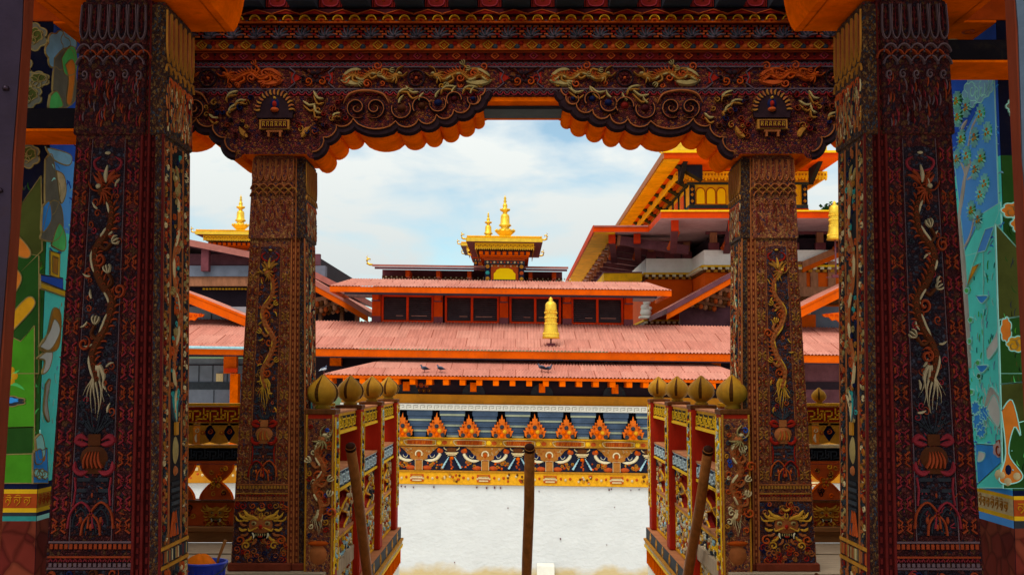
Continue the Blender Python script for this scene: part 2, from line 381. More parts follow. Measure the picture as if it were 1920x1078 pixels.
# ------------------------------------------------------------------ ground and porch floor
M['board'] = mat('board', lin('#a8937a'), var=.3, scale=3, stretch=(1.5, 14, 1), rough=.7, bump=.25, bscale=10, grime=.35)
M['ground'] = mat('ground', lin('#d6cfc0'), var=.2, scale=.7, rough=.9, bump=.3, bscale=6, grime=.3, gcol=(.20, .13, .06))
GZ = -5.72
b = MB(); b.quad((-900, -300, GZ), (900, -300, GZ), (900, 3500, GZ), (-900, 3500, GZ), 'ground')
tag(b.build('courtyard_ground'), kind='structure')
b = MB()
for i in range(44):                                        # floor boards running across; the stairwell cuts the boards past y = 7.9
    y0 = -4.0 + i * .31; y1 = y0 + .302; z = -.004 * (i % 3)
    if y1 < 7.95: b.box(-6.5, 6.5, y0, y1, -.12 + z, z, 'board')
    elif y1 < 9.75: b.box(-6.5, -1.36, y0, y1, -.12 + z, z, 'board'); b.box(1.52, 6.5, y0, y1, -.12 + z, z, 'board')
tag(b.build('porch_floor'), kind='structure')

# ------------------------------------------------------------------ columns
YF, YB = 5.13, 8.2
CH, COLLAR = 3.10, 2.46
def inner_profile():
    cusps = [(600, 299, 8), (620, 272, 8), (645, 249, 8), (676, 237, 17), (757, 242, 13), (800, 238, 13), (834, 230, 12), (867, 221, 11), (898, 209, 8), (917, 194, 3), (926, 181, 0)]
    px = []
    for (x0, y0, sg), (x1, y1, _) in zip(cusps, cusps[1:]):
        dx, dy = x1 - x0, y1 - y0; l_ = math.hypot(dx, dy)
        for i in range(8):
            t = i / 8; k = sg * math.sin(PI * t) ** .6; px.append((x0 + dx * t - dy / l_ * k, y0 + dy * t + dx / l_ * k))
    px.append(cusps[-1][:2])
    c = at(527, 297, 8.14).x
    return [(at(x, y, 8.14).x - c, at(x, y, 8.14).z) for x, y in px]
PROF = inner_profile()
CHB = 3.03
PROF = [(.236, CHB - .004), (.252, PROF[0][1] + .012)] + PROF
ZTOP = PROF[-1][1]
RW = PROF[-1][0]
def bracket(parent, xc, y0, y1, ground, pal, seed, zk=1.0, zs=1.0):
    zf = (lambda x, y, z: (x, y, z)) if zk == 1 else (lambda x, y, z: (x, y, CH * zs + max(z - CH, 0) * zk))
    r_ = random.Random(seed)
    outl = [(xc - x, z) for x, z in PROF[::-1]] + [(xc + x, z) for x, z in PROF]
    outl = [(xc - RW, ZTOP)] + outl[1:-1] + [(xc + RW, ZTOP)]
    b = MB(); b.prism_y(outl, y0, y1, ground, 'orange')
    b.warp(zf); o = b.build('capital', parent)
    c = MB(); r = Rel(c, (xc, y0, 0), (1, 0, 0), (0, 0, 1))
    # dark rim with a pale line that follows the scalloped edge
    for g in (-1, 1):
        edge = [(g * x, z + .028) for x, z in PROF[2:]]
        r.stroke(edge, .075, .022, pal['scroll'], None)
        r.stroke([(g * x * (1 - .012), z + .052) for x, z in PROF[2:]], .014, .034, pal['line'], None)
        # big twin scrolls next to the column head
        for (u, v, q, dr) in ((.60, 3.37, .085, 1), (.735, 3.37, .085, -1)):
            r.spiral(g * u, v, q, .030, .02, pal['scroll'], 1.6, PI / 2, dr * g); r.spiral(g * u, v, q * .98, .010, .030, pal['line'], 1.6, PI / 2, dr * g)
        r.stroke(smooth([(g * .50, 3.40), (g * .55, 3.475), (g * .66, 3.50), (g * .79, 3.475), (g * .84, 3.40)]), .02, .026, pal['line'])
        # coils over the lobes
        for u, v, q, dr in ((.93, 3.36, .07, 1), (1.08, 3.38, .065, -1), (1.20, 3.40, .06, 1), (1.32, 3.43, .055, -1), (1.46, 3.43, .04, 1)):
            if u > RW - .05: continue
            r.ring(g * u, v, q, .028, .022, pal['scroll'], PI * .9 if dr > 0 else -.1, PI * 2.2 if dr > 0 else PI * 1.2)
            r.ring(g * u, v, q, .010, .032, pal['line'], PI * .9 if dr > 0 else -.1, PI * 2.2 if dr > 0 else PI * 1.2)
            r.blob(g * u, v + .01, q * .5, q * .45, .022, r_.choice(pal['fill']))
            r.leaf(g * (u - .02), v + .045, 1.0 if g > 0 else PI - 1.0, .07, .022, .024, 'cream_dim')
        for u, v, a, ln in ((.36, 3.44, 2.5, .10), (.30, 3.40, 2.9, .10), (.34, 3.33, 2.2, .09), (.90, 3.47, .3, .13), (1.06, 3.49, 2.7, .11), (1.22, 3.495, .3, .12), (1.38, 3.50, .2, .12), (.42, 3.30, .4, .08)):
            if u > RW - .08: continue
            aa = a if g > 0 else PI - a
            r.stroke(smooth([(g * u, v), (g * u + .5 * ln * math.cos(aa + .5), v + .4 * ln * math.sin(aa + .5)), (g * u + ln * math.cos(aa), v + ln * math.sin(aa))], 4), .022, .026, 'cream_dim')
            r.stroke(smooth([(g * u, v - .03), (g * u + .5 * ln * math.cos(aa + .9), v - .03 + .4 * ln * math.sin(aa + .9)), (g * u + ln * math.cos(aa), v - .03 + ln * math.sin(aa))], 4), .018, .022, pal['mid'])
        for k in range(30):
            u, v = r_.uniform(.17, .52), r_.uniform(3.16, 3.47)
            if v < 3.10 + (u - .2) * .55: v += .12
            r.spiral(g * u, v, r_.uniform(.014, .03), .010, .022, r_.choice(pal['fill'] + ['rust_dim', 'ochre_dim', 'dark_scroll']), 1.3, r_.uniform(0, 6), g)
        r.leaf(g * .20, 3.15, .9 if g > 0 else PI - .9, .1, .05, .02, pal['mid'])
    c.warp(zf); c.build('scroll_carving', o)
    # niche with a small seated figure over a plaque of carved letters
    d = MB(); r = Rel(d, (xc, y0 - .004, 0), (1, 0, 0), (0, 0, 1))
    nz0 = 3.29
    r.plate([(-.13, nz0), (.13, nz0)] + [(.14 * math.cos(PI * i / 12), nz0 + .06 + .15 * math.sin(PI * i / 12)) for i in range(13)], .03, pal['scroll'])
    for i in range(15):
        a = PI * (i + .0) / 14; r.leaf(.105 * math.cos(a), nz0 + .06 + .11 * math.sin(a), a, .045, .026, .040, 'brown_lit' if i % 2 else 'ochre_dim')
    r.blob(0, nz0 + .10, .05, .07, .045, 'navy', 10); r.blob(0, nz0 + .06, .042, .025, .06, 'rust', 8); r.blob(0, nz0 + .10, .024, .036, .062, 'red', 8); r.blob(0, nz0 + .145, .014, .016, .065, pal['pale'], 8)
    r.rect(-.11, .11, nz0 - .085, nz0 - .015, .035, pal['mid'])
    r.rect(-.095, .095, nz0 - .077, nz0 - .023, .040, 'maroon')
    for k in range(6):
        u = -.078 + k * .031
        r.stroke([(u - .009, nz0 - .034), (u + .009, nz0 - .034), (u + .003, nz0 - .05), (u + .009, nz0 - .066)], .008, .048, pal['pale'], None)
        r.stroke([(u - .006, nz0 - .04), (u - .006, nz0 - .066)], .007, .048, pal['pale'], None)
    r.rect(-.06, .06, nz0 - .105, nz0 - .09, .03, pal['line']); r.rect(-.05, -.035, nz0 - .14, nz0 - .105, .03, pal['line']); r.rect(.035, .05, nz0 - .14, nz0 - .105, .03, pal['line'])
    d.warp(zf); d.build('niche', o)
    return o

def tail(r, u, v, ln, wd, h, m, seed, up=False):
    """a bunch of flame-like strands hanging from u, v"""
    q = random.Random(seed); g = 1 if up else -1
    for i in range(9):
        o = (i - 4) / 4; L_ = ln * (1 - .45 * abs(o)) * q.uniform(.85, 1.1)
        pts = [(u + o * wd * .10, v)] + [(u + o * wd * (.25 + .55 * t) + .012 * math.sin(5 * t + i), v + g * L_ * t) for t in (.25, .5, .75, 1)]
        r.stroke(smooth(pts, 4), wd * .26, h * (1 + .3 * (i % 2)), m, 'end')
def dragon(r, pts, wd, h, body, belly, claw, horn, side=1, mane='rust', seed=1):
    """a long coiling dragon cut in relief: scaled body, broken pale belly, spine flames, clawed legs, maned head at the last point"""
    q = smooth(pts, 8); n = len(q); rr = random.Random(seed)
    r.stroke(q, lambda t: wd * (.45 + .75 * math.sin(PI * min(1, .12 + .8 * t)) ** .6), h, body, None)
    off = []
    for i, p in enumerate(q):
        d = (q[min(i + 1, n - 1)] - q[max(i - 1, 0)]).normalized(); e = Vector((-d.y, d.x)) * side
        off.append(p + e * wd * .30)
        if i % 2 == 0 and 2 < i < n - 2:
            a = math.atan2(-e.y, -e.x); r.leaf(p.x - e.x * wd * .38, p.y - e.y * wd * .38, a + .5, wd * .8, wd * .26, h * .8, mane)
        if i % 2: r.ring(p.x - e.x * wd * .1, p.y - e.y * wd * .1, wd * .2, wd * .09, h * 1.25, mane, 0, PI, 5)
    k = 1
    while k < n - 4:                                          # belly plates come and go as the coils turn
        m_ = rr.randint(5, 9)
        r.stroke(off[k:min(n, k + m_)], wd * .42, h * 1.3, belly); k += m_ + rr.randint(1, 4)
    for f in (.20, .45, .68):
        i = int(f * (n - 1)); p = q[i]; s = 1 if rr.random() < .5 else -1
        d = (q[min(i + 1, n - 1)] - q[max(i - 1, 0)]).normalized(); e = Vector((-d.y, d.x)) * s
        k = p + e * wd * 1.0; t = k + d * wd * 1.0 + e * wd * .2
        r.stroke(smooth([p, k, t], 4), wd * .5, h * 1.1, body, None)
        a0 = math.atan2(d.y + e.y * .4, d.x + e.x * .4)
        for c in (-.6, 0, .6): r.stroke(smooth([(t.x, t.y), (t.x + wd * .7 * math.cos(a0 + c), t.y + wd * .7 * math.sin(a0 + c)), (t.x + wd * 1.05 * math.cos(a0 + c * .5), t.y + wd * 1.05 * math.sin(a0 + c * .5))], 3), wd * .24, h * 1.35, claw)
        r.spiral(t.x - d.x * wd * 2.2, t.y - d.y * wd * 2.2, wd * .8, wd * .34, h * 1.1, mane, 1.5, rr.uniform(0, 6), s)
    p, d = q[-1], (q[-1] - q[-3]).normalized(); a0 = math.atan2(d.y, d.x)
    r.blob(p.x, p.y, wd * .75, wd * .6, h * 1.4, body, 10); r.blob(p.x + d.x * wd * .7, p.y + d.y * wd * .7, wd * .5, wd * .35, h * 1.3, belly, 8)
    for c in (2.2, 2.7, -2.2, -2.7, 3.1): r.leaf(p.x, p.y, a0 + c, wd * 1.5, wd * .35, h * 1.3, horn)
    for c in (.7, -.7): r.stroke(smooth([(p.x, p.y), (p.x + wd * 1.2 * math.cos(a0 + c), p.y + wd * 1.2 * math.sin(a0 + c)), (p.x + wd * 2.2 * math.cos(a0 + c * .4), p.y + wd * 2.2 * math.sin(a0 + c * .4))], 4), wd * .18, h * 1.4, horn)

def column(name, label, group, xc, y0, s, pal, seed, by0, by1, zk=1.0, zs=1.0):
    rr = random.Random(seed)
    t = thing(name, label, 'column', (xc, y0 + .23, 0), group)
    def tp(x, y, z): return (xc + s * (x * (1.04 - .34 * min(z, CH) / CH) + .03 * min(z, CH) / CH), y0 + y, z * zs)
    G, SG = pal['ground'], pal['side']
    D = .46
    # shaft: main block, two stepped strips, inner block
    b = MB()
    b.box(-.27, .13, 0, D, 0, CH, G); b.box(.13, .165, .016, D - .016, 0, CH - .004, pal['strip']); b.box(.165, .20, .035, D - .035, 0, CH - .008, pal['strip']); b.box(.20, .25, .02, D - .02, 0, CH - .012, SG)
    for x, y in ((.128, -.006), (.163, .010), (.198, .029), (.247, .014)):
        b.box(x - .006, x + .006, y, y + .02, .05, CH - .02, pal['bead'])
    for i in range(64):                                      # bead chains down the steps
        z = .06 + i * .047
        b.box(.140, .152, .008, .02, z, z + .026, pal['bead']); b.box(.176, .188, .027, .04, z, z + .026, pal['bead'])
    b.warp(tp, s < 0); b.build('shaft', t)
    # base block and collar
    b = MB()
    b.box(-.29, .15, -.02, D + .02, 0, .06, pal['strip'], .008); b.box(.15, .27, 0, D, 0, .055, pal['strip'], .008)
    b.warp(tp, s < 0); b.build('base', t)
    b = MB()
    b.box(-.285, .145, -.016, D + .016, COLLAR, CH - .02, G, .006); b.box(.145, .265, .012, D - .012, COLLAR + .004, CH - .024, SG, .006)
    r = Rel(b, (0, -.016, 0), (1, 0, 0), (0, 0, 1))
    for i in range(7):                                       # hanging petals under the head
        u = -.255 + i * .062
        r.stroke(smooth([(u - .024, CH - .04), (u - .026, CH - .16), (u, CH - .20), (u + .026, CH - .16), (u + .024, CH - .04)], 4), .009, .016, pal['line'], None)
        r.stroke([(u, CH - .05), (u, CH - .15)], .02, .012, pal['red'])
    for j in range(3):                                       # scalloped waves
        for i in range(5):
            u = -.245 + i * .085
            r.ring(u + .043 * (j % 2), 2.83 - j * .028, .045, .011, .018, (pal['line'], pal['mid'], pal['line'])[j], .1, PI - .1, 8)
    for i in range(5): r.spiral(-.235 + i * .085, 2.735, .024, .010, .014, pal['line'], 1.4, 0, 1 if i % 2 else -1)
    for i in range(70):
        u, v = rr.uniform(-.26, .12), rr.uniform(COLLAR + .03, 2.70)
        r.leaf(u, v, PI / 2 + rr.uniform(-.3, .3), rr.uniform(.03, .07), .010, .007, rr.choice(['rust_dim', pal['line'], 'pink_dim', pal['strip']]))
    rs = Rel(b, (.265, .0, 0), (0, 1, 0), (0, 0, 1), .5)
    for i in range(6):                                       # flowing petals on the inner face of the collar
        u = .045 + i * .074
        rs.stroke(smooth([(u - .03, CH - .05), (u - .03, CH - .22), (u, CH - .29), (u + .03, CH - .22), (u + .03, CH - .05)], 4), .008, .022, 'ochre_dim', None); rs.stroke([(u - .018, CH - .06), (u - .016, CH - .2), (u, CH - .25), (u + .016, CH - .2), (u + .018, CH - .06)], .006, .014, 'brown_lit', None)
        rs.stroke([(u, CH - .07), (u, CH - .22)], .012, .012, 'rust')
        rs.ring(u, 2.76, .04, .012, .022, 'ochre_dim', 0, PI, 8); rs.ring(u + (.03 if i < 5 else -.01), 2.71, .03, .014, .016, 'rust', 0, PI, 8)
    for i in range(260): rs.leaf(rr.uniform(.03, .43), rr.uniform(COLLAR + .02, 2.69), PI / 2 + rr.uniform(-.5, .5), rr.uniform(.03, .07), .010, .014, rr.choice(pal['smix']))
    b.warp(tp, s < 0); b.build('collar', t)
    # front face carving
    b = MB(); r = Rel(b, (0, 0, 0), (1, 0, 0), (0, 0, 1), .6); uc = -.07
    for du in (-.108, -.098, .098, .108, -.19, .19): r.stroke([(uc + du, .60), (uc + du, COLLAR - .02)], .005, .007, pal['strip'] if abs(du) > .1 else pal['line'], None)
    r.rect(uc - .094, uc + .094, .66, 2.40, .004, pal['deep'])
    for g in (-1, 1):                                        # columns of small bracket-shaped leaves beside the middle panel
        for k in range(18):
            v = .70 + k * .098
            for du, f in ((.130, 1), (.172, -1)):
                u = uc + g * du; e = g * f
                r.stroke([(u - e * .012, v + .032), (u + e * .010, v + .017), (u + e * .002, v + .003), (u + e * .014, v), (u + e * .002, v - .003), (u + e * .010, v - .017), (u - e * .012, v - .032)], .010, .013, pal['heart'] if k % 3 else pal['heart2'], None)
                r.blob(u - e * .006, v, .006, .014, .010, pal['mid'], 6)
    # two stacked hills, a shrine, a vase, then the dragon and a lotus bud
    for du, v, k, c in ((-.05, .70, .06, pal['red']), (.045, .70, .06, pal['rust']), (0, .67, .045, pal['rust'])):
        r.stroke(smooth([(uc + du - k, v - .01), (uc + du - k * .8, v + k), (uc + du, v + k * 1.75), (uc + du + k * .8, v + k), (uc + du + k, v - .01)], 4), .014, .018, c, None)
        r.stroke(smooth([(uc + du - k * .6, v), (uc + du - k * .5, v + k * .7), (uc + du, v + k * 1.25), (uc + du + k * .5, v + k * .7), (uc + du + k * .6, v)], 4), .010, .014, pal['bluegrey'], None)
        r.blob(uc + du, v + .025, .010, .02, .018, pal['rust'], 6)
    for i in range(5): r.rect(uc - .075, uc + .075, .80 + i * .024, .816 + i * .024, .010, pal['bluegrey'] if i % 2 == 0 else pal['deep'])
    r.plate([(uc - .025, .80), (uc + .025, .80), (uc + .028, .87), (uc, .925), (uc - .028, .87)], .014, pal['deep']); r.blob(uc, .835, .008, .018, .02, pal['rust'], 6)
    for g in (-1, 1): r.stroke([(uc + g * .088, .79), (uc + g * .08, .86), (uc + g * .088, .915)], .013, .016, pal['red'], None)
    r.blob(uc, 1.0, .074, .06, .030, pal['vase'], 14); [r.leaf(uc + q_ * .022, .955, PI / 2 + q_ * .12, .075, .020, .036, pal['rust'] if q_ % 2 else pal['mid']) for q_ in (-2, -1, 0, 1, 2)]; r.rect(uc - .03, uc + .03, 1.055, 1.105, .018, pal['vase']); r.rect(uc - .04, uc + .04, .93, .955, .014, pal['vase'])
    for g in (-1, 1):
        r.stroke(smooth([(uc + g * .03, 1.075), (uc + g * .07, 1.095), (uc + g * .092, 1.075), (uc + g * .06, 1.06), (uc + g * .03, 1.06)], 3), .030, .024, pal['red'])
        r.stroke(smooth([(uc + g * .02, .945), (uc + g * .06, .93), (uc + g * .09, .95), (uc + g * .09, .985)], 4), .028, .024, pal['red'])
        for k in range(4): r.stroke(smooth([(uc, 1.10), (uc + g * .015 * (k + 1), 1.15), (uc + g * .022 * (k + 1), 1.20 - .012 * k)], 3), .009, .014, pal['bluegrey'], None)
        for k in range(3): r.spiral(uc + g * (.05 + .012 * k), 1.15 + .045 * k, .018, .007, .014, pal['bluegrey'], 1.2, 0, g)
    tail(r, uc, 1.41, .25, .075, .020, pal['pale'], seed)
    z0 = 1.34
    dragon(r, [(uc, z0), (uc - .035, z0 + .12), (uc + .03, z0 + .25), (uc + .055, z0 + .36), (uc - .02, z0 + .47), (uc - .05, z0 + .58), (uc + .025, z0 + .69), (uc + .03, z0 + .79), (uc - .025, z0 + .86)], .044, .026, pal['vase'], pal['pale'], pal['pale'], pal['mid'], 1, pal['rust'], seed)
    for k in range(44):
        u, v = uc + rr.choice((-1, 1)) * rr.uniform(.03, .082), 1.18 + .0255 * k
        r.spiral(u, v, rr.uniform(.012, .024), rr.uniform(.006, .010), .015, rr.choice([pal['red'], pal['rust'], pal['bluegrey'], pal['mid'], pal['rust'], pal['bluegrey']]), 1.3, rr.uniform(0, 6), rr.choice((-1, 1)))
        if k % 4 == 0: r.leaf(u, v + .02, rr.uniform(0, 6), .045, .014, .02, pal['pale'])
    for k in range(40): r.leaf(uc + rr.uniform(-.085, .085), rr.uniform(.68, 1.2), rr.uniform(0, 6), .03, .008, .008, rr.choice([pal['red'], pal['bluegrey'], pal['mid']]))
    for a in (.5, .9, 1.57, 2.24, 2.64): r.leaf(uc, 2.23, a, .09, .03, .018, pal['mid'] if a != 1.57 else pal['pale'])
    for g in (-1, 1): r.stroke(smooth([(uc, 2.29), (uc + g * .06, 2.30), (uc + g * .08, 2.335), (uc + g * .04, 2.36)], 4), .018, .018, pal['red'])
    r.blob(uc, 2.385, .05, .026, .02, pal['deep'], 10); r.blob(uc, 2.375, .026, .010, .026, pal['pale'], 8)
    # rows of little blocks and the monster mask of the plinth
    for v, m_ in ((.63, pal['line']), (.565, pal['mid']), (.515, pal['line'])):
        r.rect(-.262, .122, v - .004, v + .004, .012, m_)
    for i in range(17):
        u = -.255 + i * .0227; r.rect(u, u + .014, .60, .622, .012, pal['mid'])
        r.stroke([(u, .545), (u + .007, .558), (u + .014, .545)], .007, .012, pal['red'], None); r.rect(u, u + .014, .522, .538, .010, pal['line'])
    r.rect(-.262, .122, .06, .505, .005, pal['deep'])
    r.mask(uc, .33, .29, .016, pal['vase'], pal['mask'], 'bone', pal['red'], 'black', pal['mask'])
    for k in range(64):
        u, v = rr.uniform(-.255, .115), rr.uniform(.07, .24) if k < 44 else rr.uniform(.40, .495)
        r.spiral(u, v, rr.uniform(.014, .030), .010, .016, rr.choice([pal['red'], pal['rust'], pal['mid'], pal['vase'], 'navy']), 1.4, rr.uniform(0, 6), rr.choice((-1, 1)))
    for k in range(260):                                     # the fine cutting that fills the ground
        v = rr.uniform(.64, COLLAR - .03); u = rr.choice([rr.uniform(-.265, uc - .11), rr.uniform(uc + .11, .12)])
        r.leaf(u, v, rr.uniform(0, 6.3), rr.uniform(.014, .026), .006, .006, rr.choice([pal['mid'], pal['red'], pal['strip'], pal['strip']]))
    b.warp(tp, s < 0); b.build('front_carving', t)
    # inner side carving, brighter colours standing for the daylight on it
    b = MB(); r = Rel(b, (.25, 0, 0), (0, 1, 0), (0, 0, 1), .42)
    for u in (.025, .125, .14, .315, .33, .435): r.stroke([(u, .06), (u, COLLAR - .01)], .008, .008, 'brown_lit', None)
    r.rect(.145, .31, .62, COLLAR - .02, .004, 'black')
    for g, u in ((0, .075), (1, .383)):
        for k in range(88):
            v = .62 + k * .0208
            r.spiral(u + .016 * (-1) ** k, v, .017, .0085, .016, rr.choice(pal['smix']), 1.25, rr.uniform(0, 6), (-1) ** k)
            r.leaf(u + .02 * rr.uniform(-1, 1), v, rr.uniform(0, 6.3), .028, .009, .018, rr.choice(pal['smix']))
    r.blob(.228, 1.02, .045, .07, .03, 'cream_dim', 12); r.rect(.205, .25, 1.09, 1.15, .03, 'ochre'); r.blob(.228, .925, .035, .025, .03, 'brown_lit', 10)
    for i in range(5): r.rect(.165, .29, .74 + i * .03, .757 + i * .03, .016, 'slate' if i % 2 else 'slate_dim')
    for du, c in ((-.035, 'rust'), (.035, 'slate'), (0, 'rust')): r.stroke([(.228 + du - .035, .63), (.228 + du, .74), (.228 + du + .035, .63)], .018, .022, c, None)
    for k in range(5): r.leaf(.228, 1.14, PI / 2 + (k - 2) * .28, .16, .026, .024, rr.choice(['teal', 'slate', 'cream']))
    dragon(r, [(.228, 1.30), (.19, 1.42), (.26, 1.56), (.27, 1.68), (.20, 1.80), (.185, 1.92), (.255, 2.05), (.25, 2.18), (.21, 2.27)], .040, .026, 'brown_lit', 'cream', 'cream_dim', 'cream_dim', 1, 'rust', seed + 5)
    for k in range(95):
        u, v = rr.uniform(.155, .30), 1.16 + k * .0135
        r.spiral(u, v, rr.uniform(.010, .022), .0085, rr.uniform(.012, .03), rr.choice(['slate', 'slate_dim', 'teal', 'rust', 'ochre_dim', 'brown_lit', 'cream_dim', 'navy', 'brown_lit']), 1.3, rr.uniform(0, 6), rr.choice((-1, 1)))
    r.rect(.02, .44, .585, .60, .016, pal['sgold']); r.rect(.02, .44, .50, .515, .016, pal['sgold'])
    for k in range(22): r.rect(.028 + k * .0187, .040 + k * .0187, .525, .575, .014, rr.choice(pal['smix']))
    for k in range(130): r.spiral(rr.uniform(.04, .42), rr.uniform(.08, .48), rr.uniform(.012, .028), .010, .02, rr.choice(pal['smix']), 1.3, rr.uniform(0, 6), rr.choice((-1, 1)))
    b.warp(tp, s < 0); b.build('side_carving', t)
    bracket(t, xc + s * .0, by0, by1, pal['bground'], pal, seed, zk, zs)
    return t
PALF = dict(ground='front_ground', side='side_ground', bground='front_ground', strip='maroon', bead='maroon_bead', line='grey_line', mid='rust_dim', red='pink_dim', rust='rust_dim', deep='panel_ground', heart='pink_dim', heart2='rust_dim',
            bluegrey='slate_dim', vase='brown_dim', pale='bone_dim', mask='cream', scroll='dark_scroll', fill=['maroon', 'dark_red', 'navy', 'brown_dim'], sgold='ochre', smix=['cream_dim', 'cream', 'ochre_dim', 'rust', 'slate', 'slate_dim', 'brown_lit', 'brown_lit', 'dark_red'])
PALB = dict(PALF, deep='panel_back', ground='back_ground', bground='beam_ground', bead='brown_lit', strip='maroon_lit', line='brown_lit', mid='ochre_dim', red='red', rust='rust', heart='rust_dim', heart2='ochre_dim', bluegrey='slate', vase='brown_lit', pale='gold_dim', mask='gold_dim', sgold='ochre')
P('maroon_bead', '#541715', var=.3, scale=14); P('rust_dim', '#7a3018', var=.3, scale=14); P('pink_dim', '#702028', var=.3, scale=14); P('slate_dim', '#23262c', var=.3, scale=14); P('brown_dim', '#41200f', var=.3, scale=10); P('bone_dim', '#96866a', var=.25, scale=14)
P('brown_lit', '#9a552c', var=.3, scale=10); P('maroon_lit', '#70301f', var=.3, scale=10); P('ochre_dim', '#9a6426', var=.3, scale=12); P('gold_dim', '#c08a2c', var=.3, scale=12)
M['grey_line'] = MATS['grey_line']
FX0, FX1, BX0, BX1 = -1.86, 1.84, -1.775, 1.885
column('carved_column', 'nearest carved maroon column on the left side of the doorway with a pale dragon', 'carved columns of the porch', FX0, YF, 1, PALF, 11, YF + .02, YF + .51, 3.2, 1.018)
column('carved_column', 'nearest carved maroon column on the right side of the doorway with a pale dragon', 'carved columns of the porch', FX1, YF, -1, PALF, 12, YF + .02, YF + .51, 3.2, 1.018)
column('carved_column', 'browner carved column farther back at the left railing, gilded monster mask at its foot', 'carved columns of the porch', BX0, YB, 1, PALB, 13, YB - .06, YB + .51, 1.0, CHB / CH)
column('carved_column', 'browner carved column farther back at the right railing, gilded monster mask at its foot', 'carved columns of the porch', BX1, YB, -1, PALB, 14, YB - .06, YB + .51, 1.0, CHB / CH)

# ------------------------------------------------------------------ carved lintel over the back columns
t = thing('carved_lintel', 'wide dark red carved lintel with dragon frieze and rows of lozenges above the arch', 'lintel', (.05, YB + .25, ZTOP))
XL, XR = -4.6, 4.6
def zr(py): return zat(py, 8.14)
b = MB()
zb = ZTOP + .003
b.box(XL, XR, 8.16, 8.62, zb, zr(113), 'beam_ground'); b.build('beam', t)
b = MB()                                                     # soffit boards seen through the arch crown
b.box(-.35, .47, 8.165, 8.30, zb - .035, zb - .002, 'orange'); b.box(-.35, .47, 8.304, 8.60, zb - .06, zb - .002, 'slate'); b.box(-.35, .47, 8.604, 8.66, zb - .06, zb + .01, 'orange'); b.build('soffit', t)
b = MB(); r = Rel(b, (0, 8.16, 0), (1, 0, 0), (0, 0, 1))
rr = random.Random(3)
def chain(v0, v1, m1, m2):
    n = 0; u = XL
    while u < XR:
        vm = (v0 + v1) / 2; k = (v1 - v0) * .42
        r.ring(u, vm - k * .3, k, .010, .014, m1, .1, PI - .1, 7); r.ring(u + k * 1.15, vm + k * .3, k, .010, .014, m2, PI + .1, 2 * PI - .1, 7)
        r.blob(u, vm - k * .2, k * .4, k * .3, .012, 'maroon', 6); u += k * 2.3
chain(zr(180), zr(166), 'grey_line', 'pink_red')
chain(zr(125), zr(115), 'grey_line', 'pink_red')
vm = (zr(166) + zr(125)) / 2; hh = (zr(125) - zr(166)) / 2
r.rect(XL, XR, zr(166) - .006, zr(166) + .004, .012, 'grey_line'); r.rect(XL, XR, zr(125) - .004, zr(125) + .006, .012, 'grey_line')
for kc in range(-3, 4):                                      # panels 400 px apart on the photo, two dragons facing a jewel in each
    uc = xat(780, 8.14, 145) + kc * (xat(1172, 8.14, 145) - xat(780, 8.14, 145))
    if abs(uc) > 4.3: continue
    pale, mid = ('cream_dim', 'ochre_dim') if kc in (0, 1) else ('rust', 'orange_dark')
    r.ring(uc, vm, hh * .75, .014, .016, 'dark_scroll'); r.flower(uc, vm, hh * .55, 'maroon', 'rust', .014)
    for g in (-1, 1):
        pts = [(uc + g * .54, vm - .02), (uc + g * .47, vm + hh * .3), (uc + g * .40, vm - hh * .05), (uc + g * .33, vm + hh * .5), (uc + g * .26, vm + hh * .3), (uc + g * .20, vm - hh * .1), (uc + g * .15, vm + hh * .2)]
        dragon(r, pts, .042, .026, mid, pale, pale, mid, g, 'rust', 21 + kc)
        r.stroke(smooth([(uc + g * .56, vm - hh * .2), (uc + g * .46, vm - hh * .5), (uc + g * .37, vm - hh * .3)], 4), .05, .024, pale); r.stroke(smooth([(uc + g * .55, vm + hh * .1), (uc + g * .48, vm + hh * .7), (uc + g * .41, vm + hh * .75)], 4), .035, .024, pale)
        for k in range(5): r.spiral(uc + g * rr.uniform(.14, .5), vm - hh * rr.uniform(.45, .8), .022, .011, .016, rr.choice(['rust', 'dark_red', 'dark_scroll', 'ochre']), 1.3, rr.uniform(0, 6), g)
        x = uc + g * .60                                     # lozenge ends and red triangles between panels
        r.stroke([(x, vm + hh), (x + g * .05, vm + hh * .5), (x + g * .03, vm), (x + g * .05, vm - hh * .5), (x, vm - hh)], .014, .018, 'grey_line', None)
        r.plate([(x + g * .02, vm + hh * .55), (x + g * .10, vm), (x + g * .02, vm - hh * .55)], .008, 'red')
    x = uc + (xat(982, 8.14, 145) - xat(780, 8.14, 145))
    for g in (-1, 1):
        r.stroke([(x + g * .11, vm + hh), (x, vm + hh * .1), (x - g * .11, vm + hh)], .012, .014, 'rust', None)
        r.spiral(x + g * .05, vm - hh * .3, .035, .014, .016, 'orange_dark', 1.4, 0, g); r.spiral(x + g * .09, vm - hh * .1, .028, .012, .016, 'dark_scroll', 1.4, 1, -g)
    r.flower(x, vm + hh * .1, .06, 'dark_scroll', 'maroon', .012)
b.build('dragon_frieze', t)
def row(name, y0, y1, proud, base, fn):
    b = MB(); z0, z1 = zr(y1), zr(y0)
    b.box(XL, XR, 8.16 - proud, 8.60, z0 + .002, z1, base)
    r = Rel(b, (0, 8.16 - proud, 0), (1, 0, 0), (0, 0, 1)); fn(r, z0, z1); b.build(name, t)
PX = 2 * 8.14 / 2100 * .5                                     # metres per photo pixel on the lintel, about
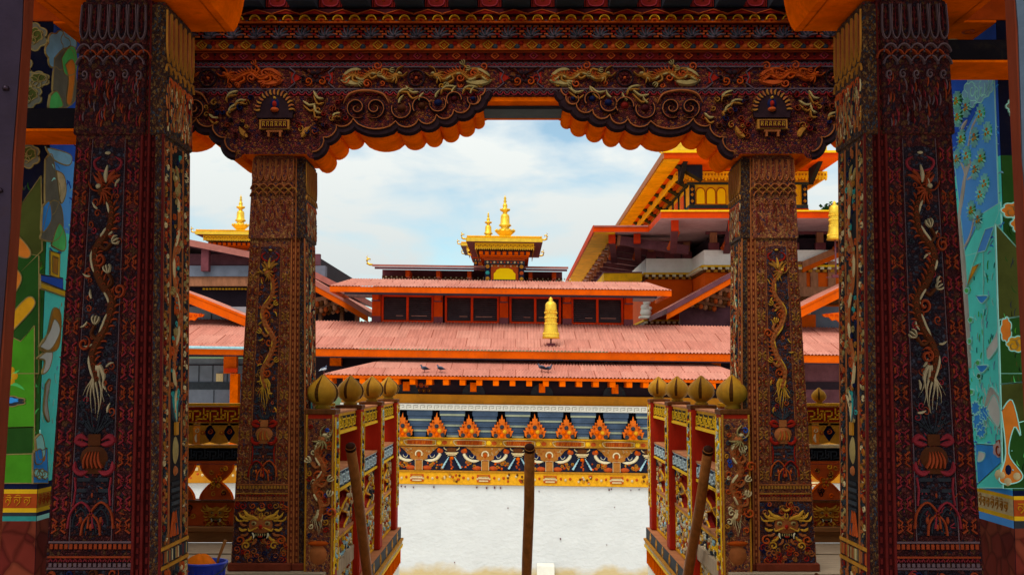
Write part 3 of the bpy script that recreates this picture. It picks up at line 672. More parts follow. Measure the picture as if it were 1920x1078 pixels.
def f_flowers(r, z0, z1):
    v = (z0 + z1) / 2; h = (z1 - z0) / 2; r.rect(XL, XR, z0, z0 + .006, .008, 'dark_red'); r.rect(XL, XR, z1 - .006, z1, .008, 'rust'); u = XL; i = 0
    while u < XR:
        c = ('pink_red', 'rust', 'rust')[i % 3]
        r.lozenge(u, v, h * .95, h * .85, .012, .016, c); r.flower(u, v, h * .42, c, 'ochre', .012, 4)
        for g in (-1, 1): r.spiral(u + .072, v + g * h * .45, h * .3, .009, .012, 'dark_scroll' if g > 0 else 'dark_red', 1.2, 0, g)
        u += 37 * PX; i += 1
def f_loz(r, z0, z1):
    v = (z0 + z1) / 2; h = (z1 - z0) / 2; r.rect(XL, XR, z1 - .008, z1, .012, 'orange_dark'); r.rect(XL, XR, z0, z0 + .008, .012, 'orange_dark'); u = XL
    while u < XR:
        r.lozenge(u, v, h * 1.0, h * .85, .013, .018, 'ochre'); r.flower(u, v, h * .4, 'gold_paint', 'red', .014, 4)
        x = u + 21 * PX
        r.blob(x, v + h * .4, .022, .022, .016, 'red', 7); r.blob(x - .03, v - h * .3, .024, .024, .016, 'slate', 7); r.blob(x + .03, v - h * .3, .024, .024, .016, 'rust', 7)
        u += 42 * PX
def f_brick(r, z0, z1):
    u = XL; h = (z1 - z0); rows = 5
    for k in range(rows):
        v = z0 + h * (k + .15) / rows; u = XL + (k % 2) * .026
        while u < XR: r.rect(u, u + .036, v, v + h * .62 / rows, .012, 'rust' if (k + int(u * 7)) % 3 else 'red'); u += .052
    u = XL
    while u < XR:
        for a in range(7):
            q = PI * (a + .5) / 7; r.leaf(u, z0 + .005, q, .085 if 1 < a < 5 else .075, .022, .026, 'slate' if a % 2 else 'grey_line')
        u += 43.5 * PX
def f_petal(r, z0, z1):
    u = XL; h = z1 - z0; r.rect(XL, XR, z0, z0 + .012, .02, 'orange_dark')
    while u < XR:
        r.blob(u, z0 + h * .42, .052, h * .42, .024, 'orange_dark', 9); r.ring(u, z0 + h * .35, .036, .012, .034, 'gold_paint', 0, PI, 8); r.blob(u, z0 + h * .35, .018, h * .22, .034, 'red', 7)
        r.blob(u + .062, z0 + h * .3, .014, h * .3, .02, 'slate', 6); u += 31.5 * PX
def f_tri(r, z0, z1):
    u = XL
    while u < XR:
        r.plate([(u - .105, z0 + .008), (u + .105, z0 + .008), (u, z1 - .006)], .012, 'red'); r.stroke([(u - .11, z0 + .004), (u, z1 - .01), (u + .11, z0 + .004)], .009, .02, 'rust', None); u += 42 * PX * 1.28
row('flower_row', 98, 113, .02, 'dark_red', f_flowers)
row('lozenge_row', 78, 97, .05, 'orange_dark', f_loz)
row('brick_row', 53, 77, .085, 'black', f_brick)
row('petal_row', 40, 52.5, .12, 'dark_red', f_petal)
row('triangle_row', 28, 39.5, .15, 'maroon', f_tri)
b = MB(); z0, z1 = zr(27), zr(2); b.box(XL, XR, 8.05, 8.6, z0 + .003, z1 + .35, 'black'); r = Rel(b, (0, 8.05, 0), (1, 0, 0), (0, 0, 1))
x0 = xat(668, 8.0, 10); st = (xat(1168, 8.0, 10) - x0) / 5
for k in range(-9, 13):
    u = x0 + k * st
    if not XL + .2 < u < XR - .2: continue
    b.box(u - .10, u + .10, 7.86, 8.05, z0 + .012, z1 - .02, 'slate'); b.box(u - .105, u + .105, 7.85, 8.05, z1 - .017, z1 + .006, 'gold_paint'); b.box(u - .10, u + .10, 7.86, 8.05, z1 + .008, z1 + .10, 'slate')
    c = u + st / 2
    r.plate([(c - .085, z0 + .02), (c + .085, z0 + .02), (c + .085, z1 + .1), (c - .085, z1 + .1)], .012, 'dark_red')
    r.stroke(smooth([(c - .06, z0 + .10), (c - .05, z0 + .04), (c, z0 + .025), (c + .05, z0 + .04), (c + .06, z0 + .10)], 4), .014, .02, 'pink_red', None); r.blob(c, z0 + .085, .022, .03, .024, 'rust', 8)
    for g in (-1, 1): r.leaf(c, z0 + .10, PI / 2 + g * .9, .06, .02, .02, 'red'); r.stroke([(u + g * .12, z0 + .02), (u + g * .12, z1)], .012, .012, 'dark_red', None)
b.build('beam_end_row', t)

# ------------------------------------------------------------------ lintel over the near columns, ceiling
t = thing('front_lintel', 'plain dark lintel over the two nearest columns, out of view, put in to block light', 'lintel', (0, YF + .25, ZTOP))
b = MB(); b.box(XL, XR, YF + .02, YF + .46, CH + (ZTOP - CH) * 3.2 + .065, 4.455, 'maroon'); b.build('beam', t)  # unseen beam above the view, put in to block light
M['ceiling'] = mat('ceiling', lin('#3a1c12'), var=.3, scale=3, stretch=(1, 8, 1))
t = thing('porch_roof', 'dark boarded porch ceiling, out of view, opened between the column rows for skylight', 'roof', (0, 3, 4.3))
b = MB(); b.box(-7, 7, 2.7, 5.66, 4.62, 4.85, 'ceiling'); b.box(-7, 7, 7.95, 8.75, 4.62, 4.85, 'ceiling'); b.build('ceiling', t)  # unseen; gap between the two slabs shaped to let skylight brighten the porch
b = MB()
for i in range(24): b.box(-6.9 + i * .6, -6.75 + i * .6, 2.75, 5.6, 4.46, 4.618, 'ceiling')
b.build('joists', t)
# ------------------------------------------------------------------ painted side walls
P('sky_blue', '#58a6ff', var=.14, scale=2.5); P('deep_blue', '#2a5ac8', var=.25, scale=2.5); P('turq', '#5ff0e4', var=.10, scale=2.5, grime=.12); P('turq_light', '#a5f0e6', var=.15, scale=4)
P('black_leaf', '#141f10', var=.3, scale=8); P('night', '#0f1026', var=.3, scale=3, grime=.2); P('cloud_grey', '#6e6a5c', var=.25, scale=8); P('cloud_blue', '#86bcdc', var=.2, scale=7); P('olive', '#4a4f22', var=.3, scale=5)
P('hill_green', '#4c9622', var=.3, scale=3); P('hill_dark', '#28501e', var=.35, scale=3); P('leaf_green', '#58c466', var=.25, scale=9); P('pale_pink', '#d3b3ad', var=.2, scale=9); P('bark_pale', '#b9b3a8', var=.2, scale=9)
P('paint_white', '#dcdcd4', var=.1, scale=6); P('paint_orange', '#d77a2a', var=.2, scale=8); P('paint_blue', '#3a98f0', var=.2, scale=6)
M['dado'] = carve('dado', [(.5, (.20, .028, .018)), (.3, (.16, .02, .015)), (.2, (.26, .05, .025))], scale=9, groove=.45, bump=.15, warp=.1)
def lobed(cx, cy, rx, ry, n=7, k=.22, ph=0.0):
    return [(cx + rx * (1 + k * abs(math.sin(n * a / 2 + ph)) - k * .5) * math.cos(a), cy + ry * (1 + k * abs(math.sin(n * a / 2 + ph)) - k * .5) * math.sin(a)) for a in [2 * PI * i / 40 for i in range(40)]]
def mural_wall(name, label, X, s, seed, bands, px_side, front_px):
    t = thing(name, label, 'wall', (X, 5.62, 0))
    Y0, Y1, Z1 = 5.62, 7.85, 4.4
    b = MB(); b.box(X, X + s * 3.4, Y0, Y1, 0, Z1, 'night'); b.build('masonry', t)
    side = MB(); U = (0, 1, 0) if s < 0 else (0, -1, 0)
    rs = Rel(side, (X, 0, 0), U, (0, 0, 1))
    def sp(px, py):
        d, z = on_x(px, py, X); return (d if s < 0 else -d, z)
    fr = MB(); rf = Rel(fr, (0, Y0, 0), (1, 0, 0), (0, 0, 1))
    def fp(px, py): v = at(px, py, Y0); return (v.x, v.z)
    dz = lambda py: on_x(front_px, py, X)[1]
    # flat grounds in horizontal bands, the same on both faces of the corner
    for (ya, yb, cs, cf, ord_) in bands:
        z0, z1 = dz(yb), dz(ya)
        a, c = sorted(((Y0 + .002) * (1 if s < 0 else -1), (Y1 - .01) * (1 if s < 0 else -1)))
        rs.rect(a, c, z0, z1, .0015 + .001 * ord_, cs)
        x0, x1 = sorted((X + s * .002, X + s * 3.3)); rf.rect(x0, x1, z0, z1, .0015 + .001 * ord_, cf)
    return t, side, rs, sp, fr, rf, fp, dz
MURAL_LINE = ['cream_dim']; PN = [0]
def poly(r, fn, pts, m, o, sm=True):
    q = [fn(*p) for p in pts]
    if sm: q = [(v.x, v.y) for v in smooth(q + [q[0]], 5)[:-1]]
    PN[0] = (PN[0] + 1) % 60; h_ = .003 + .0012 * o + .00004 * PN[0]
    r.plate(q, h_, m)
    if o < 6: r.stroke(q + q[:2], .010, h_ + .0015, MURAL_LINE[0], None)
def script(r, u0, u1, z0, z1, m, h, seed):
    """a line of the ornamental letters painted on the band: head stroke, stem, curl"""
    q = random.Random(seed); u = u0; k = z1 - z0
    while u < u1 - k * .5:
        w_ = k * q.uniform(.5, .8); t_ = k * .10
        r.stroke([(u, z1 - k * .18), (u + w_, z1 - k * .18)], t_, h, m, None)
        r.stroke(smooth([(u + w_ * .7, z1 - k * .2), (u + w_ * .75, z0 + k * .45), (u + w_ * .35, z0 + k * .15)], 4), t_, h, m, None)
        r.ring(u + w_ * .3, z0 + k * .5, k * .15, t_, h, m, 0, PI * q.uniform(1.2, 1.9), 7)
        if q.random() < .5: r.stroke(smooth([(u + w_ * .2, z1 - k * .05), (u + w_ * .5, z1 + k * .02), (u + w_ * .8, z1 - k * .06)], 3), t_ * .8, h, m, None)
        u += w_ + k * .16

def dabs(r, u0, u1, z0, z1, mats, n, k, seed, up=PI / 2, spread=.6):
    """small overlapping brush strokes: grass, leaves, ripples"""
    q = random.Random(seed)
    for i in range(n):
        r.leaf(q.uniform(u0, u1), q.uniform(z0, z1), up + q.uniform(-spread, spread), k * q.uniform(.5, 1.2), k * .22, .0045 + .000006 * i, q.choice(mats))
def swirls(r, pts, k, m):
    for i, (u, v) in enumerate(pts):
        r.spiral(u, v, k, k * .16, .012 + .0001 * i, m, 1.5, i, (-1) ** i)

# left wall
LB = [(-300, 270, 'deep_blue', 'night', 0), (270, 420, 'sky_blue', 'night', 0), (420, 905, 'turq', 'hill_dark', 0), (905, 917, 'navy', 'navy', 0), (917, 925, 'yellow', 'yellow', 0), (925, 952, 'ochre', 'rust', 0), (952, 960, 'yellow', 'yellow', 0), (960, 967, 'navy', 'slate', 0), (967, 976, 'turq_light', 'teal', 0), (976, 1420, 'dado', 'dado', 0)]
XWL, XWR = -2.375, 2.462
t, side, rs, sp, fr, rf, fp, dz = mural_wall('mural_wall', 'painted wall pier behind the left near column, green hills on its front and turquoise sky on its side', XWL, -1, 1, LB, (62, 130), 70)
q = random.Random(5)
for cx, cy, rx, ry in ((108, 95, 22, 34), (128, 75, 14, 24)): poly(rs, sp, lobed(cx, cy, rx, ry), 'cloud_blue', 1, False)
poly(rs, sp, [(100, 110), (118, 92), (134, 96), (140, 130), (138, 190), (100, 198)], 'cloud_grey', 2); poly(rs, sp, [(113, 110), (128, 88), (140, 96), (140, 135), (120, 140)], 'leaf_green', 3)
poly(rs, sp, [(120, 122), (132, 112), (138, 128), (136, 160), (130, 195), (122, 190), (126, 150)], 'paint_orange', 4); poly(rs, sp, [(92, 180), (104, 172), (115, 196), (108, 203), (90, 204)], 'leaf_green', 4)
poly(rs, sp, [(84, 300), (96, 290), (104, 330), (112, 360), (100, 400), (84, 390)], 'cloud_grey', 1); poly(rs, sp, [(104, 320), (118, 330), (122, 360), (112, 380)], 'cream', 2); poly(rs, sp, [(84, 276), (130, 290), (128, 310), (100, 300)], 'cloud_blue', 1)
poly(rs, sp, [(78, 388), (90, 378), (94, 410), (84, 430), (76, 432)], 'paint_blue', 3); poly(rs, sp, [(76, 440), (92, 380), (112, 386), (116, 430), (100, 452), (76, 448)], 'cloud_grey', 2); poly(rs, sp, [(94, 460), (108, 420), (120, 440), (118, 470)], 'leaf_green', 3)
rs.blob(*sp(98, 443), .02, .02, .006, 'paint_white', 8)
poly(rs, sp, [(74, 527), (120, 545), (120, 556), (74, 540)], 'yellow', 3, False); poly(rs, sp, [(74, 515), (116, 522), (116, 545), (74, 530)], 'deep_blue', 2, False); poly(rs, sp, [(92, 470), (110, 476), (109, 522), (92, 516)], 'yellow', 3, False); poly(rs, sp, [(96, 480), (106, 484), (105, 515), (96, 510)], 'ochre', 4, False)
poly(rs, sp, [(72, 650), (86, 630), (98, 580), (112, 590), (108, 650), (84, 660)], 'ochre', 2); poly(rs, sp, [(72, 650), (90, 622), (100, 598), (110, 620), (92, 655)], 'paint_white', 3); poly(rs, sp, [(68, 672), (84, 660), (96, 662), (90, 690), (78, 700), (82, 676)], 'paint_white', 3)
poly(rs, sp, [(84, 720), (92, 712), (86, 750), (90, 790), (80, 770)], 'bark_pale', 3)
poly(rs, sp, [(60, 850), (86, 840), (88, 905), (60, 905)], 'paint_blue', 2, False); poly(rs, sp, [(64, 822), (76, 815), (82, 850), (70, 860)], 'turq_light', 3); poly(rs, sp, [(62, 846), (74, 842), (76, 866), (64, 868)], 'paint_blue', 4); rs.blob(*sp(80, 858), .03, .03, .008, 'paint_orange', 8)
for k in range(4): poly(rs, sp, lobed(66 + 5 * k, 886 + 4 * (k % 2), 5, 7), 'turq_light', 4, False)
dabs(rs, 6.8, 7.8, dz(900), dz(430), ['turq_light', 'cloud_blue', 'teal', 'leaf_green'], 260, .09, 67); dabs(rs, 6.8, 7.8, dz(420), dz(-100), ['cloud_blue', 'paint_white', 'deep_blue'], 160, .12, 68, 0); dabs(rs, 5.64, 6.9, dz(900), dz(620), ['turq_light', 'cloud_blue', 'teal', 'turq_light'], 150, .05, 61); dabs(rs, 5.64, 6.9, dz(520), dz(275), ['cloud_blue', 'sky_blue', 'turq_light', 'deep_blue'], 120, .06, 62, 0)
dabs(rs, 5.64, 6.6, dz(660), dz(560), ['paint_white', 'cream', 'bark_pale'], 30, .04, 63)
a, c = sorted((5.63, 7.8)); script(rs, a, c, dz(950), dz(928), 'rust', .006, 3)
side.build('side_painting', t)
for cx, cy, rx, ry in ((62, 70, 26, 24), (52, 180, 26, 22), (70, 150, 22, 14), (50, 292, 24, 22), (20, 130, 40, 30), (-60, 200, 60, 30), (-40, 90, 50, 30)):
    poly(rf, fp, lobed(cx, cy, rx, ry), 'cloud_grey', 1, False); poly(rf, fp, lobed(cx + 3, cy - 3, rx * .6, ry * .55), 'olive', 2, False)
poly(rf, fp, [(30, 400), (78, 330), (80, 470), (30, 520)], 'olive', 1, False)
poly(rf, fp, [(-300, 560), (-100, 500), (20, 470), (74, 480), (74, 700), (-300, 700)], 'hill_dark', 2, False); poly(rf, fp, [(-300, 700), (0, 620), (40, 640), (66, 610), (66, 905), (-300, 905)], 'hill_green', 3, False)
poly(rf, fp, [(-300, 810), (64, 800), (63, 850), (-300, 860)], 'hill_dark', 4, False)
for pts, m_ in (([(20, 448), (36, 444), (58, 470), (54, 484), (34, 478)], 'paint_orange'), ([(10, 605), (50, 560), (66, 562), (62, 580), (20, 625), (8, 628)], 'gold_paint'), ([(8, 520), (24, 500), (42, 520), (30, 548), (16, 545)], 'paint_orange')):
    poly(rf, fp, pts, m_, 5)
for i in range(6):
    a = PI * i / 3; u, v = fp(16 + 12 * math.cos(a), 705 + 12 * math.sin(a)); rf.blob(u, v, .03, .03, .012, 'gold_paint', 8)
rf.blob(*fp(16, 705), .02, .02, .016, 'orange', 8)
for u_, v_ in ((40, 690), (0, 740), (46, 730)): rf.leaf(*fp(16, 720), math.atan2(720 - v_, u_ - 16), .09, .03, .01, 'leaf_green')
poly(rf, fp, lobed(18, 752, 30, 9), 'slate', 5, False); poly(rf, fp, lobed(18, 750, 18, 5), 'paint_blue', 6, False)
for k in range(6): rf.spiral(*fp(-30 + 18 * k, 862 - 8 * (k % 2)), .04, .014, .008, 'hill_dark', 1.3)
x1_ = XWL - .01
dabs(rf, -3.3, x1_, dz(900), dz(700), ['hill_dark', 'leaf_green', 'olive', 'green'], 420, .045, 64); dabs(rf, -3.3, x1_, dz(700), dz(480), ['hill_green', 'olive', 'hill_dark', 'green'], 260, .05, 65); dabs(rf, -3.3, x1_, dz(470), dz(300), ['olive', 'slate', 'hill_dark'], 120, .05, 66)
for cx, cy in ((62, 70), (52, 180), (72, 152), (50, 292)): swirls(rf, [fp(cx - 8, cy + 4), fp(cx + 8, cy - 3), fp(cx, cy + 10)], .035, 'cream_dim')
script(rf, -4.2, XWL - .02, dz(950), dz(928), 'gold_paint', .006, 4)
fr.build('front_painting', t)
MURAL_LINE[0] = 'turq_light'

# right wall
RB = [(-300, 290, 'deep_blue', 'night', 0), (290, 915, 'turq', 'hill_dark', 0), (915, 925, 'paint_blue', 'navy', 0), (925, 932, 'yellow', 'yellow', 0), (932, 962, 'cream', 'rust', 0), (962, 970, 'yellow', 'yellow', 0), (970, 984, 'sky_blue', 'slate', 0), (984, 1420, 'dado', 'dado', 0)]
t, side, rs, sp, fr, rf, fp, dz = mural_wall('mural_wall', 'painted wall pier behind the right near column, blue side with a tree of round green blossoms', XWR, 1, 2, RB, (1788, 1888), 1880)
poly(rs, sp, [(1790, 290), (1866, 150), (1875, 400), (1850, 470), (1812, 480)], 'sky_blue', 1, False)
for cx, cy, rx, ry in ((1835, 165, 22, 26), (1822, 178, 14, 22), (1852, 160, 12, 20)): poly(rs, sp, lobed(cx, cy, rx, ry), 'cloud_blue', 2, False)
for k in range(3): rs.spiral(*sp(1826 + 9 * k, 170 + 6 * (k % 2)), .05, .014, .010, 'turq_light', 1.3)
trunk = [sp(*p) for p in ((1818, 690), (1814, 600), (1806, 480), (1800, 420), (1810, 340), (1822, 300))]
rs.stroke(smooth(trunk, 5), .07, .008, 'bark_pale', None)
for p in (((1806, 470), (1822, 440), (1832, 390)), ((1804, 400), (1812, 330), (1800, 300)), ((1812, 340), (1836, 320), (1850, 290)), ((1808, 360), (1822, 250), (1840, 215)), ((1802, 270), (1806, 240), (1815, 225))): rs.stroke(smooth([sp(*v) for v in p], 4), .03, .009, 'bark_pale')
for i, (px, py) in enumerate(((1797, 190), (1815, 202), (1842, 215), (1799, 220), (1831, 258), (1855, 248), (1806, 262), (1798, 298), (1816, 293), (1843, 298), (1832, 318), (1842, 365), (1825, 395), (1838, 412), (1850, 345))):
    u, v = sp(px, py); c1, c2 = (('leaf_green', 'green'), ('teal', 'blue'), ('turq', 'leaf_green'))[i % 3]
    rs.blob(u, v, .072, .052, .010, c2, 14); rs.blob(u, v, .056, .040, .014, c1, 14)
    for a in range(3): rs.blob(u + .018 * math.cos(a * 2.1 + 1.6), v + .014 * math.sin(a * 2.1 + 1.6), .016, .015, .020, 'gold_paint' if a else 'paint_orange', 6)
    for a in range(12): rs.leaf(u + .028 * math.cos(a * PI / 6), v + .022 * math.sin(a * PI / 6), a * PI / 6, .034, .006, .017, 'turq_light')
poly(rs, sp, [(1812, 470), (1846, 400), (1878, 380), (1880, 420), (1850, 430), (1818, 520)], 'turq', 2, False); poly(rs, sp, [(1815, 540), (1840, 494), (1826, 500)], 'gold_paint', 3, False)
for x, y in ((1845, 555), (1845, 685)):
    poly(rs, sp, [(x - 12, y), (x + 10, y), (x + 2, y + 12), (x - 4, y + 12)], 'paint_blue', 3); rs.stroke([sp(x, y), sp(x, y - 90)], .008, .006, 'turq_light', None)
for x, y, m_ in ((1816, 545, 'leaf_green'), (1822, 600, 'leaf_green'), (1820, 640, 'leaf_green'), (1836, 680, 'leaf_green'), (1838, 705, 'green'), (1824, 735, 'leaf_green')): poly(rs, sp, lobed(x, y, 4, 5, 5), m_, 4, False)
poly(rs, sp, [(1852, 655), (1868, 630), (1880, 600), (1878, 640), (1862, 668), (1854, 672)], 'paint_white', 3); poly(rs, sp, [(1846, 770), (1858, 726), (1874, 740), (1884, 760), (1880, 805), (1862, 790)], 'bark_pale', 3)
poly(rs, sp, [(1852, 768), (1866, 740), (1878, 770), (1874, 800)], 'paint_white', 4)
for x, y, k in ((1838, 790, 12), (1848, 775, 10), (1832, 765, 9), (1842, 806, 10)): poly(rs, sp, lobed(x, y, k * .8, k * 1.3, 9, .4), 'paint_blue', 4, False)
poly(rs, sp, [(1832, 832), (1868, 834), (1886, 850), (1886, 880), (1836, 905)], 'paint_blue', 3, False); poly(rs, sp, [(1838, 846), (1850, 850), (1846, 862), (1836, 864)], 'paint_white', 4); poly(rs, sp, [(1836, 908), (1888, 860), (1888, 914), (1836, 914)], 'turq', 5, False)
poly(rs, sp, lobed(1876, 842, 10, 14, 6), 'pale_pink', 6, False); rs.spiral(*sp(1876, 842), .05, .012, .016, 'rust', 1.4)
dabs(rs, -7.8, -6.6, dz(900), dz(300), ['turq_light', 'teal', 'leaf_green', 'cloud_blue', 'paint_white'], 320, .09, 77); dabs(rs, -6.6, -5.64, dz(830), dz(480), ['turq_light', 'teal', 'leaf_green', 'turq_light', 'cloud_blue'], 260, .045, 71); dabs(rs, -6.8, -5.64, dz(470), dz(150), ['deep_blue', 'cloud_blue', 'paint_blue'], 160, .05, 72, 0)
dabs(rs, -6.2, -5.64, dz(905), dz(835), ['sky_blue', 'turq_light', 'deep_blue'], 80, .05, 73, 0, .2); dabs(rs, -6.0, -5.64, dz(820), dz(720), ['paint_white', 'cloud_blue', 'turq_light'], 60, .05, 74)
script(rs, -7.8, -5.63, dz(960), dz(935), 'ochre', .006, 6)
side.build('side_painting', t)
for cx, cy, rx, ry, m_ in ((1905, 200, 18, 14, 'cloud_grey'), (1915, 215, 20, 12, 'cloud_grey'), (1918, 295, 14, 10, 'cloud_grey'), (1900, 395, 22, 14, 'paint_orange'), (1915, 420, 20, 16, 'paint_orange'), (1905, 645, 18, 14, 'gold_paint'), (1960, 300, 40, 20, 'cloud_grey'), (1885, 618, 10, 22, 'paint_orange')): poly(rf, fp, lobed(cx, cy, rx, ry), m_, 3, False)
poly(rf, fp, [(1866, 420), (1920, 480), (1990, 540), (1990, 700), (1874, 700)], 'olive', 1, False); poly(rf, fp, [(1872, 600), (1930, 590), (1990, 640), (1990, 915), (1880, 915)], 'hill_dark', 2, False)
poly(rf, fp, [(1874, 720), (1990, 710), (1990, 770), (1878, 800)], 'olive', 3, False)
poly(rf, fp, [(1876, 770), (1896, 750), (1912, 815), (1900, 800), (1890, 850), (1916, 890), (1900, 905), (1872, 900), (1884, 850)], 'paint_orange', 5); rf.blob(*fp(1889, 880), .025, .04, .014, 'navy', 8)
for x, y in ((1876, 890), (1905, 892), (1888, 902)): rf.blob(*fp(x, y), .03, .03, .014, 'cream', 8)
dabs(rf, XWR + .01, 3.1, dz(905), dz(600), ['olive', 'leaf_green', 'hill_green', 'hill_dark', 'black_leaf'], 460, .05, 75); dabs(rf, XWR + .01, 3.1, dz(600), dz(420), ['olive', 'hill_dark', 'slate'], 200, .05, 76)
for cx, cy in ((1905, 200), (1900, 395), (1915, 420), (1905, 645)): swirls(rf, [fp(cx - 6, cy + 3), fp(cx + 6, cy - 2)], .035, 'cream_dim')
script(rf, XWR + .02, 4.2, dz(960), dz(935), 'gold_paint', .006, 7)
fr.build('front_painting', t)

# tie beams and painted soffit beams at the wall heads
P('black_beam', '#120e14', var=.3, scale=6, grime=.3)
for s, X, zb_, lab, lab2 in ((-1, XWL, zat(245, 5.28), 'low dark tie beam with orange underside beside the left near column', 'orange painted beam along the head of the left mural wall'), (1, XWR, zat(118, 5.28), 'high dark tie beam with orange underside beside the right near column', 'orange painted beam along the head of the right mural wall')):
    t = thing('tie_beam', lab, 'beam', (X, 5.45, zb_), 'tie beams at the mural walls')
    x0, x1 = (-4.2, FX0 - .16) if s < 0 else (FX1 + .16, 4.2)
    b = MB(); b.box(x0, x1, 5.28, 5.606, zb_ + .012, zb_ + .112, 'black_beam', .004); b.build('beam', t)
    b = MB(); b.box(x0, x1, 5.283, 5.600, zb_, zb_ + .0115, 'orange'); b.build('underside', t)
    t = thing('soffit_beam', lab2, 'beam', (X, 6.7, 3.2))
    b = MB(); b.box(X - s * .20, X + s * .10, 5.604, 6.25, 3.203, 3.50, 'orange_dark'); b.build('beam', t)
    b = MB(); b.box(X - s * .20, X + s * -.004, 5.606, 6.248, 3.19, 3.202, 'orange');
    r = Rel(b, (X - s * .1, 0, 3.19), (0, 1, 0), (1, 0, 0))
    for k in range(3): r.spiral(5.75 + k * .17, .02 * (-1) ** k, .05, .016, .006, 'cream' if k % 2 else 'rust', 1.2, k, (-1) ** k)
    b.build('underside', t)

# gate posts nearest to the viewer, sheeted with dark glossy metal, with a wooden edge strip
M['sheet_metal'] = mat('sheet_metal', (.035, .022, .034), rough=.30, metal=.75, var=.25, scale=3, bump=.5, bscale=7)
M['sheet_blue'] = mat('sheet_blue', (.07, .09, .12), rough=.32, metal=.7, var=.25, scale=3, bump=.5, bscale=7)
P('brown_edge', '#6a2c1a', var=.25, scale=5, stretch=(6, 6, 1), grime=.3)
for s, e0, e1, m_, lab in ((-1, (43, 0), (0, 690), 'sheet_metal', 'open gate leaf sheeted in dark purplish metal at the far left edge'), (1, (1905, 0), (1922, 360), 'sheet_blue', 'open gate leaf sheeted in bluish metal at the far right edge')):
    D0 = 3.0; p, q_ = at(*e0, D0), at(*e1, D0)
    def xz(z): return p.x + (q_.x - p.x) * (z - p.z) / (q_.z - p.z)
    t = thing('gate_leaf', lab, 'gate', (xz(0) + s * .4, D0 + .02, 0), 'open gate leaves')
    b = MB(); n = 24; vs = []
    for i in range(n + 1):
        z = 4.3 * i / n; j = .003 * math.sin(i * 2.1)
        vs += [(xz(z) + j, D0, z), (xz(z) + s * .4, D0 - .15 + j, z), (xz(z) + s * .4, D0 - .11, z), (xz(z) + j, D0 + .006, z)]
    fs = [(i * 4 + k, i * 4 + (k + 1) % 4, i * 4 + 4 + (k + 1) % 4, i * 4 + 4 + k) for i in range(n) for k in range(4)] + [(3, 2, 1, 0), (n * 4, n * 4 + 1, n * 4 + 2, n * 4 + 3)]
    if s < 0: fs = [f[::-1] for f in fs]
    b.add(vs, fs, m_)
    for i in range(15): b.lathe((xz(.2 + .28 * i) + s * .025, D0 - .014, .2 + .28 * i), [(.008, -.006), (.010, 0), (.006, .006)], m_, 8)
    b.build('metal_sheet', t)
    b = MB(); vs = []
    for z in (0, 4.3): vs += [(xz(z) - s * .003, D0 + .007, z), (xz(z) + s * .4, D0 - .105, z), (xz(z) + s * .4, D0 - .06, z), (xz(z) - s * .003, D0 + .062, z)]
    fs = [(0, 1, 5, 4), (1, 2, 6, 5), (2, 3, 7, 6), (3, 0, 4, 7), (3, 2, 1, 0), (4, 5, 6, 7)]
    if s < 0: fs = [f[::-1] for f in fs]
    b.add(vs, fs, 'brown_edge'); b.build('wooden_core', t)

# ------------------------------------------------------------------ stair railings
P('rail_red', '#9c2412', var=.25, scale=4, stretch=(1, 1, .4), grime=.3, bump=.15); P('finial_wood', '#a5731f', var=.3, scale=9, stretch=(1, 1, .4), rough=.45, grime=.35, gcol=(.08, .04, .01)); P('finial_seam', '#4a2a0c', var=.3, scale=9)
P('rail_top', '#b0714a', var=.25, scale=5, grime=.3); P('fret_dark', '#1c1710', var=.3, scale=9); P('fret_blue', '#17324a', var=.25, scale=9); P('fret_white', '#c3d6da', var=.15, scale=9)
P('whitewash', '#e6e2d6', var=.08, scale=2.2, bump=.6, bscale=7, rough=.9, grime=.08, gcol=(.35, .28, .18))
def fret(r, u0, u1, v0, v1, m, h=.008, k=1.0):
    hgt = v1 - v0; t_ = hgt * .11; n = max(1, round((u1 - u0) / (hgt * 1.05 * k))); st = (u1 - u0) / n
    S = [((0, 0), (0, .78)), ((0, .78), (.42, .78)), ((.42, .78), (.42, .36)), ((.20, .36), (.42, .36)), ((.62, 1), (.62, .2)), ((.20, .0), (.20, .18)), ((.20, .16), (.84, .16)), ((.84, .16), (.84, .60)), ((.80, .78), (1.0, .78)), ((.62, .46), (.74, .46))]
    for i in range(n):
        for (a, b_), (c, d) in S:
            x0, x1 = sorted((u0 + (i + a) * st, u0 + (i + c) * st)); y0, y1 = sorted((v0 + b_ * hgt, v0 + d * hgt))
            r.rect(x0 - t_ * .5, x1 + t_ * .5, max(v0, y0 - t_ * .5), min(v1, y1 + t_ * .5), h, m)
ONION = [(.055, 0), (.062, .012), (.045, .022), (.058, .034), (.092, .055), (.112, .085), (.118, .115), (.112, .145), (.093, .175), (.066, .20), (.038, .222), (.014, .245), (.004, .25)]
def finial(parent, x, y, z, k=1.0):
    b = MB(); n = 24; vs = []; prof = [(r_ * k, h_ * k) for r_, h_ in ONION]
    for rr_, zz in prof:
        for j in range(n):
            a = 2 * PI * (j + .5) / n; q = rr_ * (1 - (.035 if j % 3 == 1 else 0)) if zz > .04 * k else rr_
            vs.append((x + q * math.cos(a), y + q * math.sin(a), z + zz))
    A = [(i * n + j, i * n + (j + 1) % n, i * n + n + (j + 1) % n, i * n + n + j) for i in range(len(prof) - 1) for j in range(n) if not (j % 6 == 4 and i > 3)]
    B = [(i * n + j, i * n + (j + 1) % n, i * n + n + (j + 1) % n, i * n + n + j) for i in range(len(prof) - 1) for j in range(n) if (j % 6 == 4 and i > 3)]
    b.add(vs, A, 'finial_wood', True); b.add(vs, B, 'finial_seam', False)
    b.add([vs[-n + j] for j in range(n)], [tuple(range(n))], 'finial_wood'); return b.build('finial', parent)
DP = (8.28, 9.66, 11.10, 12.55)
